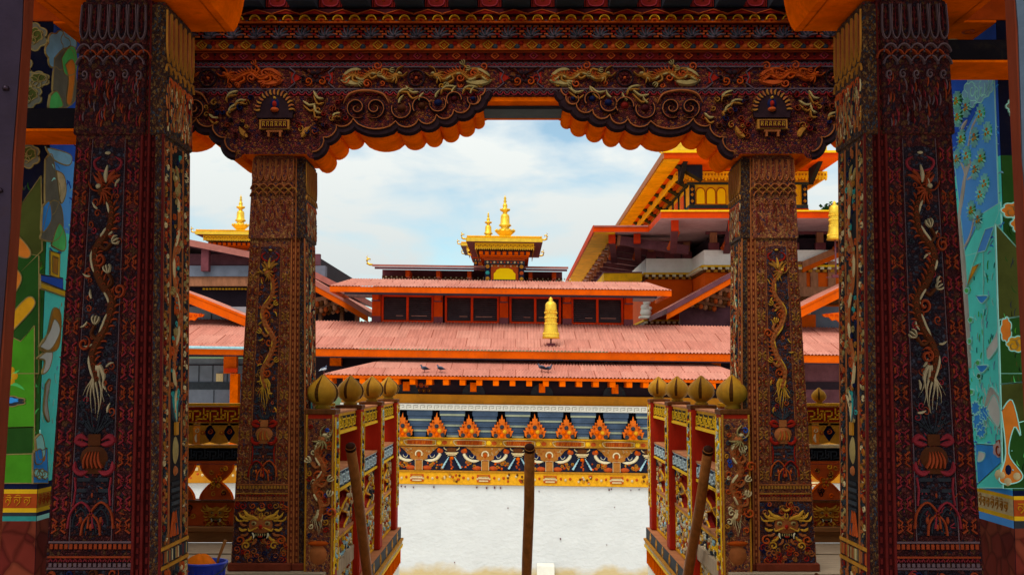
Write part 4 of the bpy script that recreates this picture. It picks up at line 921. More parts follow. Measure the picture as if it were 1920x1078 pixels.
def stair_railing(label, Xi, s, seed):
    """Xi: face towards the stairs; s = +1 when that face looks to +x"""
    rr = random.Random(seed); t = thing('stair_railing', label, 'railing', (Xi, 10.4, -.27), 'stair railings')
    Xo = Xi - s * .21; Xc = Xi - s * .105; U = (0, 1, 0) if s > 0 else (0, -1, 0)
    fy = (lambda y: y) if s > 0 else (lambda y: -y)
    ZB = -.27
    for k, d in enumerate(DP):
        y0, y1 = d - .105, d + .105; zt = 1.15
        b = MB(); b.box(Xi, Xo, y0, y1, ZB, zt, 'rail_red', .012)
        b.box(Xi + s * .008, Xo - s * .008, y0 - .008, y1 + .008, zt - .03, zt + .008, 'brown_wood', .006)
        po = b.build('post', t)
        c = MB(); r = Rel(c, (Xi, 0, 0), U, (0, 0, 1)); a, e = sorted((fy(y0 + .012), fy(y1 - .012)))
        r.rect(a, e, .0, zt - .06, .003, 'rail_ground'); 
        for v in (a + .008, e - .008): r.stroke([(v, -.02), (v, zt - .05)], .016, .012, 'yellow', None)
        for q in range(44): r.spiral((a + e) / 2 + .045 * rr.uniform(-1, 1), .04 + q * .0235, rr.uniform(.016, .028), .011, .016, rr.choice(['bone', 'cream', 'rust', 'slate', 'yellow', 'pale_blue']), 1.3, rr.uniform(0, 6), (-1) ** q)
        if k == 0:                                           # the front of the first post is carved with a dragon rising from a vase
            f = Rel(c, (0, y0, 0), (1, 0, 0), (0, 0, 1)); f.rect(min(Xi, Xo) + .014, max(Xi, Xo) - .014, ZB + .05, zt - .06, .003, 'back_ground')
            for x in (Xi - s * .010, Xo + s * .010): f.stroke([(x, ZB), (x, zt - .03)], .016, .012, 'ochre', None)
            dragon(f, [(Xc, .36), (Xc + .02, .47), (Xc - .03, .60), (Xc + .035, .72), (Xc - .02, .84), (Xc + .02, .94)], .050, .024, 'brown_lit', 'cream', 'cream', 'cream_dim', 1, 'rust', seed)
            tail(f, Xc, .44, .20, .06, .018, 'cream', seed)
            f.blob(Xc, .12, .07, .08, .02, 'brown_lit', 12); f.blob(Xc, .20, .085, .02, .026, 'orange_dark', 8)
            for q in range(26): f.spiral(Xc + rr.choice((-1, 1)) * rr.uniform(.035, .075), .26 + q * .031, rr.uniform(.016, .028), .012, .015, rr.choice(['rust', 'navy', 'ochre', 'cream', 'blue', 'red', 'slate']), 1.3, rr.uniform(0, 6), rr.choice((-1, 1)))
        c.build('carving', po)
        finial(po, Xc, d, zt + .008)
    for k in range(3):
        y0, y1 = DP[k] + .107, DP[k + 1] - .107; a, e = sorted((fy(y0), fy(y1)))
        Xf = Xi - s * .045
        b = MB(); b.box(Xf, Xf - s * .11, y0, y1, .955, 1.112, 'gold_paint'); b.box(Xf + s * .012, Xf - s * .122, y0, y1, 1.114, 1.13, 'rail_top')
        r = Rel(b, (Xf, 0, 0), U, (0, 0, 1)); r.rect(a, e, .985, 1.09, .003, 'fret_dark'); fret(r, a + .01, e - .01, .99, 1.085, 'yellow', .009, 2.2); r.rect(a, e, .955, .978, .014, 'yellow')
        b.build('top_rail', t)
        b = MB(); b.box(Xf, Xf - s * .11, y0, y1, .52, .672, 'fret_blue'); b.box(Xf + s * .012, Xf - s * .122, y0, y1, .674, .69, 'rail_top')
        r = Rel(b, (Xf, 0, 0), U, (0, 0, 1)); fret(r, a + .01, e - .01, .555, .655, 'fret_white', .009, 2.2); r.rect(a, e, .52, .54, .014, 'yellow'); r.rect(a, e, .665, .671, .006, 'fret_white')
        b.build('middle_rail', t)
        # carved boards with an hourglass opening between them
        Xp = Xi - s * .07; b = MB(); r = Rel(b, (Xp, 0, 0), U, (0, 0, 1))
        L_ = e - a
        for g in (0, 1):
            P0 = []
            for i in range(15):
                v = .19 + .325 * i / 14; wv = .30 + .13 * math.cos(4 * PI * i / 14) - .05 * math.cos(2 * PI * i / 14)
                P0.append((a + L_ * wv if g == 0 else e - L_ * wv, v))
            pl = [(a if g == 0 else e, .19)] + P0 + [(a if g == 0 else e, .515)]
            r.plate(pl, .004, 'rail_ground', 'red', -.045)
            r.stroke(P0, .012, .012, 'gold_paint', None)
            for q in range(40):
                v = rr.uniform(.20, .51); u = rr.uniform(.02, .27) * L_
                r.spiral(a + u if g == 0 else e - u, v, rr.uniform(.018, .03), .012, .018, rr.choice(['bone', 'yellow', 'rust', 'slate', 'cream']), 1.3, rr.uniform(0, 6), rr.choice((-1, 1)))
        b.box(Xp + s * .02, Xp - s * .06, y0, y1, .165, .188, 'rail_top'); b.build('hourglass_panel', t)
        b = MB(); b.box(Xp, Xp - s * .05, y0, y1, ZB + .003, .163, 'rail_ground'); r = Rel(b, (Xp, 0, 0), U, (0, 0, 1))
        for v in (.15, ZB + .02): r.rect(a, e, v - .012, v + .012, .014, 'gold_paint')
        for u in (a + .015, e - .015): r.rect(u - .012, u + .012, ZB + .04, .13, .014, 'gold_paint')
        for q in range(130): r.spiral(rr.uniform(a + .05, e - .05), rr.uniform(ZB + .05, .12), rr.uniform(.018, .036), .013, .018, rr.choice(['bone', 'cream', 'yellow', 'rust', 'slate', 'pale_blue', 'bone']), 1.3, rr.uniform(0, 6), rr.choice((-1, 1)))
        b.build('carved_panel', t)
    # sill beam, ledge, row of short slats
    b = MB(); b.box(Xi + s * .03, Xo - s * .03, 7.95, 12.72, -.39, ZB - .003, 'slate'); b.box(Xi + s * .028, Xo - s * .03, 7.95, 12.718, ZB - .0025, ZB - .0005, 'rail_top')
    r = Rel(b, (Xi + s * .03, 0, 0), U, (0, 0, 1))
    for k in range(9):
        u = fy(8.3 + k * .5); r.lozenge(u, -.33, .045, .045, .03, .006, 'ochre'); r.flower(u, -.33, .03, 'gold_paint', 'ochre', .006) if k % 2 else r.rect(u - .02, u + .02, -.38, -.28, .004, 'cream')
    b.build('sill_beam', t)
    b = MB(); b.box(Xi + s * .055, Xo - s * .03, 7.95, 12.76, -.415, -.393, 'ochre'); b.box(Xi + s * .04, Xo - s * .02, 7.95, 12.74, -.455, -.418, 'slate'); b.box(Xi + s * .05, Xo - s * .02, 7.95, 12.75, -.485, -.458, 'yellow')
    for k in range(58): b.box(Xi + s * .041, Xi + s * .048, 8.0 + k * .082, 8.03 + k * .082, -.452, -.424, 'bone')
    for k in range(38): b.box(Xi + s * .03, Xi - s * .02, 7.98 + k * .126, 8.04 + k * .126, -.66, -.488, 'orange')
    b.box(Xi + s * .004, Xo - s * .02, 7.95, 12.70, -.66, -.4885, 'dark_red'); b.build('ledge', t)
    return t
XIL, XIR = -1.315, 1.488
stair_railing('carved stair railing with yellow and blue fret rails on the left of the stairwell', XIL, 1, 31)
stair_railing('carved stair railing with yellow and blue fret rails on the right of the stairwell', XIR, -1, 32)
for s, Xi, lab in ((1, XIL, 'white masonry side wall carrying the left stair railing'), (-1, XIR, 'white masonry side wall carrying the right stair railing')):
    b = MB(); b.box(Xi + s * .02, Xi - s * .30, 7.96, 12.66, GZ, -.662, 'whitewash'); tag(b.build('stair_wall', None, (Xi, 10.3, GZ)), lab, 'wall')
b = MB()
for i in range(27): b.box(XIL + .03, XIR - .03, 8.0 + i * .19, 8.28 + i * .19, -.20 - i * .2 - .05, -.20 - i * .2, 'board')
for x in (XIL + .06, .08, XIR - .06): b.bar((x, 8.0, -.30), (x, 13.0, -.30 - 5.0 / .19 * .2), .06, .2, 'brown_wood')
tag(b.build('staircase', None, (.08, 8, -.2)), 'steep wooden stair dropping from the porch between the two railings', 'stairs')
# handrail poles
P('pole_wood', '#8a5226', var=.35, scale=2.5, stretch=(8, 8, .8), rough=.3, bump=.15, bscale=9, grime=.3)
P('pole_end', '#2a1208', var=.3, scale=9)
for a, c, lab in (((657, 836), (690, 1078), 'worn round handrail pole leaning in front of the left stair railing'), ((993, 838), (988, 1078), 'worn round handrail pole standing alone in the middle of the stair'), ((1328, 842), (1290, 1078), 'worn round handrail pole leaning in front of the right stair railing')):
    p, q_ = at(*a, 8.5), at(*c, 9.45); d = (q_ - p).normalized(); ln = (p.z - GZ) / -d.z
    t = thing('handrail_pole', lab, 'pole', p + d * ln, 'handrail poles of the stair')
    b = MB(); b.tube([p + d * (ln * i / 14) + Vector((.006 * math.sin(i * 1.7), 0, 0)) for i in range(15)], [.0385] + [.041 + .0015 * math.sin(i * 2) for i in range(14)], 'pole_wood', 18); b.build('pole', t)
    b = MB(); b.tube([p - d * .014, p - d * .006, p + d * .03], [.026, .036, .0425], 'pole_end', 18); b.build('worn_end', t)

# ------------------------------------------------------------------ balcony railings beside the stair
P('sill_wood', '#8a5a34', var=.3, scale=3, stretch=(1, 8, 8), grime=.3); P('balcony_orange', '#e08224', var=.22, scale=5, grime=.3); P('balcony_dark', '#3a3a38', var=.25, scale=7, grime=.3)
def balcony(label, x0, x1, seed, finial_x=None):
    rr = random.Random(seed); Y = 9.62; z = lambda py: zat(py, Y)
    t = thing('balcony_railing', label, 'railing', ((x0 + x1) / 2, Y, 0), 'balcony railings')
    def R(b): return Rel(b, (0, Y, 0), (1, 0, 0), (0, 0, 1))
    b = MB(); b.box(x0, x1, Y, Y + .09, z(792), z(762), 'balcony_orange'); b.box(x0, x1, Y - .02, Y + .11, z(761), z(756), 'gold_paint'); b.box(x0, x1, Y - .012, Y + .10, z(797), z(793), 'ochre')
    r = R(b); r.rect(x0, x1, z(790), z(764), .003, 'red'); fret(r, x0, x1, z(789), z(765), 'gold_paint', .011, 1.3); b.build('top_rail', t)
    b = MB(); r = R(b); n = round((x1 - x0) / .40); st = (x1 - x0) / n
    zt, zb_ = z(798), z(833); zm = zt - (zt - zb_) * .62
    for i in range(n):
        a = x0 + i * st
        b.box(a - .03, a + .03, Y - .01, Y + .05, zb_, zt, 'balcony_orange'); r.spiral(a, zt - .04, .022, .012, .02, 'cream', 1.3); r.leaf(a, zb_ + .02, PI / 2, .07, .03, .02, 'bone')
        for g in (0, 1):                                     # board with lozenge openings
            u0, u1 = a + .03 + g * (st - .06) / 2, a + .03 + (g + 1) * (st - .06) / 2; um = (u0 + u1) / 2; q = (u1 - u0) * .32
            zz = zb_ + (zt - zb_) * .5
            r.plate([(u0, zb_), (um, zb_ + .02), (um - q, zb_ + .10), (um, zb_ + .185), (u0, zb_ + .185)], .012, 'ochre', None, -.02); r.plate([(u1, zb_), (um, zb_ + .02), (um + q, zb_ + .10), (um, zb_ + .185), (u1, zb_ + .185)][::-1], .012, 'ochre', None, -.02)
            r.plate([(um - q, zb_ + .10), (um, zb_ + .02), (um + q, zb_ + .10), (um, zb_ + .185)], -.006, 'navy', None, -.018)
            r.flower(u0 + .02, zb_ + .10, .024, 'rust', 'gold_paint', .02); r.spiral(um, zt - .05, .025, .012, .018, 'rust', 1.3)
        b.box(a + .03, a + st - .03, Y, Y + .03, zb_ + .187, zt, 'slate' if seed == 41 else 'ochre')
    b.build('lozenge_panel', t)
    b = MB(); b.box(x0, x1, Y, Y + .09, z(863), z(840), 'balcony_dark'); b.box(x0, x1, Y - .02, Y + .11, z(839), z(834), 'cream' if seed == 42 else 'ochre'); b.box(x0, x1, Y - .012, Y + .1, z(869), z(864), 'rust')
    r = R(b); r.rect(x0, x1, z(862), z(841), .003, 'black'); fret(r, x0, x1, z(861), z(842), 'slate', .010, 1.3); b.build('middle_rail', t)
    zt, zb_ = z(870), z(936); H = zt - zb_; st = .325; c0 = xat(407, Y, 900) if seed == 41 else xat(1547, Y, 900); n = 2 * int((x1 - x0) / st) + 1; cs = [c for c in (c0 + (i - n // 2) * st for i in range(n)) if x0 + .14 < c < x1 - .14]
    for c in cs:
        b = MB(); r = R(b)
        L_ = [(c - st * (.10 + .33 * abs(math.cos(PI * k / 12)) ** .9), zb_ + H * k / 12) for k in range(13)]; Rr = [(2 * c - u, v) for u, v in L_]
        r.plate(L_ + Rr[::-1], .02, 'rust', None, -.03); r.stroke(L_, .016, .03, 'orange', None); r.stroke(Rr, .016, .03, 'orange', None)
        r.flower(c, zb_ + H / 2, .05, 'ochre', 'rust', .03)
        for k in range(14):
            v = rr.uniform(.06, .94); wd = st * (.06 + .30 * abs(2 * v - 1)); r.spiral(c + rr.uniform(-wd, wd), zb_ + H * v, .024, .012, .032, rr.choice(['orange', 'ochre', 'black', 'gold_paint', 'dark_scroll']), 1.4, rr.uniform(0, 6), rr.choice((-1, 1)))
        b.build('hourglass_baluster', t)
    b = MB(); b.box(x0, x1, Y, Y + .06, z(985), z(942), 'rust'); b.box(x0, x1, Y - .03, Y + .12, z(941), z(937), 'brown_wood'); r = R(b); zm = (z(985) + z(942)) / 2
    for c in [c0 + (i - 20) * .65 for i in range(41)]:
        if not x0 + .15 < c < x1 - .35: continue
        r.mask(c, zm, .20, .014, 'ochre', 'gold_dim', 'bone', 'red', 'black', None)
        for k in range(12): r.spiral(c + .325 + rr.uniform(-.14, .14), zm + rr.uniform(-.07, .07), .026, .012, .014, rr.choice(['rust', 'ochre', 'dark_scroll', 'red']), 1.3, rr.uniform(0, 6), rr.choice((-1, 1)))
    b.build('mask_panel', t)
    b = MB(); b.box(x0, x1, Y - .01, Y + .12, .002, z(997), 'sill_wood'); b.box(x0, x1, Y - .04, Y + .12, z(996), z(986), 'sill_wood', .006); b.build('sill', t)
    if finial_x is not None: finial(t, finial_x, Y + .045, z(757) + .002, .55)
    return t
balcony('carved orange balcony railing with dark fret rail on the left of the stair', -6.2, -1.56, 41)
balcony('carved orange balcony railing with a small knob on top, on the right of the stair', 1.74, 6.2, 42, xat(1536, 9.66, 750))

# ------------------------------------------------------------------ bucket with an orange cloth, sticks
BX, BY = xat(384, 6.8, 1060), 6.8
M['bucket_blue'] = mat('bucket_blue', lin('#1a36b8'), rough=.35, var=.12, scale=5, spec=.5)
t = thing('bucket', 'blue plastic bucket on the porch floor behind the left near column', 'bucket', (BX, BY, 0))
zr_ = at(384, 1052, 6.8).z; R0 = .125
b = MB(); b.lathe((BX, BY, .002), [(R0 * .74, 0), (R0 * .78, .01), (R0 * .95, zr_ - .04), (R0 * .99, zr_ - .038), (R0 * 1.0, zr_ - .014), (R0 * 1.08, zr_ - .012), (R0 * 1.08, zr_), (R0 * .98, zr_), (R0 * .93, zr_ - .05), (R0 * .72, .02)], 'bucket_blue', 28)
for k in range(14):
    a = 2 * PI * k / 14; b.bar((BX + R0 * .80 * math.cos(a), BY + R0 * .80 * math.sin(a), .02), (BX + R0 * .97 * math.cos(a), BY + R0 * .97 * math.sin(a), zr_ - .045), .006, .006, 'bucket_blue', (math.cos(a), math.sin(a), 0))
b.build('body', t)
b = MB(); b.tube([(BX + R0 * 1.10 * math.cos(a), BY - R0 * 1.1 * abs(math.sin(a)) * .98, zr_ - .01 - .07 * math.sin(a)) for a in [PI * i / 12 for i in range(13)]], .004, 'slate', 6); b.build('handle', t)
M['cloth_orange'] = mat('cloth_orange', lin('#e06a10'), rough=.75, var=.2, scale=12, bump=.4, bscale=25)
b = MB(); vs = []; n = 26; R_ = 9
for i in range(R_ + 1):
    for j in range(n):
        a = 2 * PI * j / n; q = i / R_
        hgt = .075 * math.cos(q * PI / 2 * .95) + .014 * math.sin(3 * a + 4 * q) * q + .010 * math.sin(7 * a) * q
        vs.append((BX - .03 + R0 * .86 * q * math.cos(a) * (1 if math.cos(a) > 0 else .95), BY + R0 * .86 * q * math.sin(a), zr_ - .03 + hgt))
b.add(vs, [(i * n + j, i * n + (j + 1) % n, i * n + n + (j + 1) % n, i * n + n + j)[::-1] for i in range(R_) for j in range(n)], 'cloth_orange', True)
tag(b.build('cloth', None, (BX, BY, zr_)), 'crumpled orange cloth heaped in the blue bucket', 'cloth')
b = MB(); b.tube([(BX + .05, BY - .02, .04), (BX + .085, BY - .02, zr_ + .02), (BX + .128, BY - .03, zr_ + .13)], [.006, .008, .011], 'pole_wood', 8); tag(b.build('stick', None, (BX + .05, BY, .04)), 'thin brown stick standing in the blue bucket', 'stick')
p, q_ = at(1530, 1063, 7.9), at(1556, 1080, 7.6)
b = MB(); b.tube([(p.x, p.y, .03), ((p.x + q_.x) / 2, (p.y + q_.y) / 2, .016), (q_.x + .1, q_.y - .1, .012)], [.012, .018, .006], 'brown_wood', 8); tag(b.build('fallen_twig', None, (p.x, p.y, 0)), 'short brown twig lying on the floor boards beside the right near column', 'twig')
# ------------------------------------------------------------------ courtyard hall
TIL = .0135                                                   # the old hall leans a little: its eaves drop to the right
def T(x, y, z): return (x, y, z - TIL * x)
M['roof_red'] = roof_mat('roof_red', lin('#c48877'), lin('#b97868'), lin('#8f4f3e')); P('roof_edge', '#a4665c', var=.2, scale=3)
P('fascia', '#d25404', var=.22, scale=1.2, rough=.6, grime=.35, gcol=(.12, .05, .02)); P('fascia_red', '#c23410', var=.2, scale=1.5, grime=.3); P('hall_post', '#be3c06', var=.2, scale=2, grime=.3); P('post_foot', '#6c3a40', var=.2, scale=3)
P('soffit_mauve', '#bca2a8', var=.15, scale=2, grime=.3); P('dark_wood', '#694048', var=.3, scale=2, grime=.3); P('dark_void', '#2c2129', var=.2, scale=2); P('louver', '#57464a', var=.3, scale=4)
P('wood_mid', '#a0684a', var=.3, scale=2, stretch=(3, 3, 1), grime=.3); P('hall_ochre', '#b4741c', var=.2, scale=1.0, grime=.35, gcol=(.12, .06, .02)); P('plank_blue', '#46566e', var=.3, scale=2); P('plank_cream', '#9aa08a', var=.2, scale=2); P('frieze_ochre', '#a5682a', var=.25, scale=4, grime=.3); P('flame', '#d4661c', var=.2, scale=4)
P('frieze_navy', '#1e2030', var=.3, scale=3); P('stone_grey', '#8f9299', var=.15, scale=1.5, grime=.2); P('steel_grey', '#6a6f7c', var=.2, scale=1.5, grime=.2); P('wall_orange', '#d8560e', var=.12, scale=.8, grime=.15)
P('roof_gold', '#ecb41a', var=.2, scale=3, rough=.4, grime=.25, gcol=(.25, .13, .02)); P('eave_ochre', '#e6a818', var=.3, scale=1.2, grime=.3); P('window_yellow', '#ffcc08', var=.08, scale=1); P('tower_fascia', '#c63c04', var=.2, scale=1.5, grime=.2)
M['gold'] = mat('gold', (.80, .49, .032), rough=.34, metal=.55, var=.2, scale=5, grime=.35, gcol=(.30, .16, .015), spec=.5)
M['wall_white'] = mat('wall_white', (.62, .63, .635), rough=.9, var=.06, scale=1.1, bump=1.0, bscale=5, stretch=(1, 1, 1.6), grime=.10, gcol=(.45, .42, .38))
next(n_ for n_ in M['wall_white'].node_tree.nodes if n_.type == 'BUMP').inputs['Distance'].default_value = .028
# ochre splash stain at the foot of the white wall
def stain(m, z0, z1):
    t = m.node_tree; b_ = t.nodes['Principled BSDF']; n = t.nodes.new; l = t.links.new
    src = b_.inputs['Base Color'].links[0].from_socket
    g = n("ShaderNodeNewGeometry"); s = n("ShaderNodeSeparateXYZ"); l(g.outputs['Position'], s.inputs[0])
    x = n("ShaderNodeTexNoise"); x.inputs['Scale'].default_value = 1.3; x.inputs['Detail'].default_value = 6; l(g.outputs['Position'], x.inputs['Vector'])
    a = n("ShaderNodeMath"); a.operation = 'MULTIPLY_ADD'; a.inputs[1].default_value = -.9; l(x.outputs['Fac'], a.inputs[0]); l(s.outputs[2], a.inputs[2])
    r = n("ShaderNodeMapRange"); r.inputs['From Min'].default_value = z0 - .45; r.inputs['From Max'].default_value = z1 - .45; r.inputs['To Min'].default_value = .85; r.inputs['To Max'].default_value = 0
    l(a.outputs[0], r.inputs['Value'])
    k = n("ShaderNodeMix"); k.data_type = 'RGBA'; k.inputs[7].default_value = (.55, .40, .16, 1); l(r.outputs[0], k.inputs[0]); l(src, k.inputs[6]); l(k.outputs[2], b_.inputs['Base Color'])
stain(M['wall_white'], GZ + .10, GZ + .42)
def corr(mb, A, B, C, D, m, pitch=.085, amp=.013, rows=2):
    """corrugated sheet roof; A-B is the eave, D-C the upper edge"""
    A, B, C, D = map(Vector, (A, B, C, D)); n = int((B - A).length / pitch) * 4; nv = rows + 1; vs = []
    nrm = (B - A).cross(D - A).normalized()
    for j in range(nv):
        v = j / rows
        for i in range(n + 1):
            u = i / n; p = (A + (B - A) * u) * (1 - v) + (D + (C - D) * u) * v
            vs.append(p + nrm * (amp * math.sin(i * PI / 2)))
    mb.add(vs, [(j * (n + 1) + i, j * (n + 1) + i + 1, (j + 1) * (n + 1) + i + 1, (j + 1) * (n + 1) + i) for j in range(rows) for i in range(n)], m, True)
hall = thing('temple_hall', 'long courtyard hall with red corrugated roofs, painted frieze and white wall, straight ahead', 'building', (0, 44, GZ))
def part(name, b, parent=None): b.warp(T); return b.build(name, parent or hall)
DWL, DE = 41.2, 40.0
zw = lambda py: zat(py, DWL); xw = lambda px: xat(px, DWL, 800)
XA, XB = -6.3, 7.9
b = MB(); b.box(XA, XB, DWL, 47, GZ - .3, zw(910), 'wall_white'); part('white_wall', b)
b = MB(); q = random.Random(12)                                # rusty hooks and pock marks on the plaster
for k in range(34):
    x = q.uniform(XA + .3, XB - .3); z = zw(911) - (.04 + .05 * q.random() if k < 24 else q.uniform(.1, 2.9)); r0 = q.uniform(.008, .02) if k >= 24 else q.uniform(.014, .028)
    b.box(x - r0, x + r0, DWL - .05, DWL - .002, z - r0 * q.uniform(1, 2.4), z + r0, 'dark_wood')
hk = b
b = MB(); b.box(XA + .02, XB - .02, DWL + .05, 46.9, zw(910) + .002, zw(700), 'frieze_navy'); part('upper_wall', b); tag(part('wall_hooks', hk), kind='stuff')
def wr(b, y): return Rel(b, (0, y, 0), (1, 0, 0), (0, 0, 1))
# bead band
b = MB(); b.box(XA - .05, XB + .05, DWL - .10, DWL + .04, zw(909), zw(886), 'gold_paint'); b.box(XA - .06, XB + .06, DWL - .14, DWL + .04, zw(885.5), zw(883), 'ochre'); r = wr(b, DWL - .10); vm = zw(897)
for k in range(-4, 6):
    c = xw(845) + k * (xw(969) - xw(845)) * 1.0
    for g in (-1, 1):
        for q in range(5): r.blob(c + g * (.48 + q * .17), vm + .02 * (-1) ** q, .055 - .004 * q, .055, .05, 'cream' if q % 2 else 'rust', 7)
    for q in range(14): r.blob(c + rnd.uniform(-.34, .34), vm + rnd.uniform(-.16, .16), .05, .05, .05, rnd.choice(['cream', 'rust', 'ochre', 'brown_wood']), 6)
    c2 = c + (xw(969) - xw(845)) / 2; r.rect(c2 - .24, c2 + .24, vm - .13, vm + .13, .03, 'rust'); r.rect(c2 - .2, c2 + .2, vm - .02, vm + .05, .05, 'cream'); r.rect(c2 - .17, c2 + .17, vm - .11, vm - .06, .05, 'cream'); r.rect(c2 - .17, c2 + .17, vm + .07, vm + .11, .05, 'ochre')
part('bead_band', b)
# frieze of tusked faces, pillars and pale crescents
b = MB(); b.box(XA, XB, DWL - .06, DWL + .045, zw(882.5), zw(838), 'frieze_navy'); r = wr(b, DWL - .06); K = DWL / 2100
v0, v1 = zw(882), zw(839); rr = random.Random(8)
for k in range(-3, 5):
    c = xw(908) + k * 121.7 * K + rr.uniform(-.04, .04); H = v1 - v0
    r.plate([(c - .72, v1), (c + .72, v1), (c + .55, v1 - .10), (c + .30, v1 - .42), (c + .14, v1 - .5), (c + .14, v0 + .36), (c - .14, v0 + .36), (c - .14, v1 - .5), (c - .30, v1 - .42), (c - .55, v1 - .10)], .03, 'frieze_ochre')
    for q in range(34): a = rr.uniform(.15, .60); r.spiral(c + rr.choice((-1, 1)) * a, v1 - rr.uniform(.04, max(.06, .40 - .5 * a)), .04, .018, .045, rr.choice(['cream', 'ochre', 'rust', 'ochre']), 1.2, rr.uniform(0, 6))
    r.rect(c - .13, c + .13, v0, v0 + .34, .06, 'frieze_ochre'); r.stroke([(c - .13, v0), (c - .13, v0 + .36), (c + .13, v0 + .36), (c + .13, v0)], .03, .08, 'cream', None)
    r.ring(c, v1 - .26, .12, .06, .08, 'bone', -.5, PI + .5, 10); r.blob(c, v1 - .30, .08, .12, .06, 'orange_dark', 8); r.blob(c, v1 - .47, .09, .05, .06, 'red', 8)
    for g in (-1, 1):
        u = c + g * .42 * 1.12; v = v0 + .43                                # crescent eye
        r.stroke(smooth([(u - g * .26, v - .08), (u - g * .05, v - .10), (u + g * .18, v - .02), (u + g * .29, v + .12), (u + g * .24, v + .16)], 5), .12, .06, 'bone'); r.blob(u - g * .02, v + .05, .20, .11, .05, 'navy', 10)
        r.stroke(smooth([(u - g * .08, v + .13), (u - g * .02, v + .02), (u + g * .08, v + .05), (u + g * .10, v + .12)], 4), .03, .07, 'bone')
        r.blob(u + g * .30, v + .25, .12, .09, .05, 'rust', 8); r.blob(u + g * .26, v + .30, .06, .06, .07, 'orange', 8); r.blob(c + g * .30, v0 + .07, .18, .09, .05, 'rust', 8)
    d = c + 121.7 * K / 2
    r.blob(d, v1 - .10, .22, .10, .05, 'brown_wood', 10); r.rect(d - .20, d + .20, v1 - .27, v1 - .19, .06, 'cream'); r.stroke([(d - .17, v1 - .36), (d - .13, v1 - .3), (d + .13, v1 - .3), (d + .17, v1 - .36)], .04, .07, 'cream'); 
    for g in (-1, 1):
        r.stroke(smooth([(d + g * .16, v1 - .12), (d + g * .26, v1 - .06), (d + g * .28, v1 + .0)], 4), .04, .07, 'cream'); r.stroke([(d + g * .10, v1 - .36), (d + g * .34, v0 + .06)], lambda t: .04 + .05 * t, .06, 'pale_blue', None)
        for q in range(5): r.stroke([(d + g * (.10 + .05 * q) - .03, v1 - .40 - .095 * q), (d + g * (.10 + .05 * q) + .03, v1 - .40 - .095 * q)], .022, .075, 'navy', None)
        r.blob(d + g * .22, v1 - .2, .03, .03, .08, 'cream', 6)
    r.blob(d, v1 - .40, .09, .07, .06, 'orange', 8)
    for q in range(8): r.blob(d + rr.uniform(-.06, .06), v0 + .05 + .055 * q, .04, .04, .05, rr.choice(['orange', 'rust', 'orange_dark']), 6)
    for q in range(34):
        u, v = d + rr.choice((-1, 1)) * rr.uniform(.32, .88), v0 + rr.uniform(.06, .30)
        (r.blob(u, v, rr.uniform(.03, .06), rr.uniform(.03, .06), .04, rr.choice(['orange', 'rust', 'slate', 'ochre', 'orange_dark', 'brown_wood']), 7) if q % 4 else r.flower(u, v, .07, 'ochre', 'rust', .04))
part('face_frieze', b)
b = MB(); b.box(XA - .04, XB + .04, DWL - .14, DWL + .04, zw(837.5), zw(824), 'ochre'); b.box(XA - .05, XB + .05, DWL - .17, DWL + .04, zw(823.5), zw(821), 'gold_paint'); r = wr(b, DWL - .14); vm = zw(830.7)
for k in range(-7, 9):
    c = xw(788) + k * 92 * K
    r.stroke(smooth([(c - .48, vm - .09), (c - .56, vm), (c - .48, vm + .09), (c + .48, vm + .09), (c + .56, vm), (c + .48, vm - .09), (c - .48, vm - .09)], 3), .03, .04, 'cream', None); r.rect(c - .45, c + .45, vm - .08, vm + .08, .02, 'orange_dark')
    for q in range(12): r.stroke([(c - .40 + q * .07, vm - .06), (c - .38 + q * .07, vm + .06)], .02, .03, rr.choice(['ochre', 'brown_wood']), None)
    r.blob(c + .70, vm, .10, .09, .03, 'yellow', 6); r.blob(c + .90, vm, .10, .08, .03, 'rust', 8); r.blob(c - .66, vm, .05, .07, .03, 'gold_paint', 6)
part('lozenge_band', b)
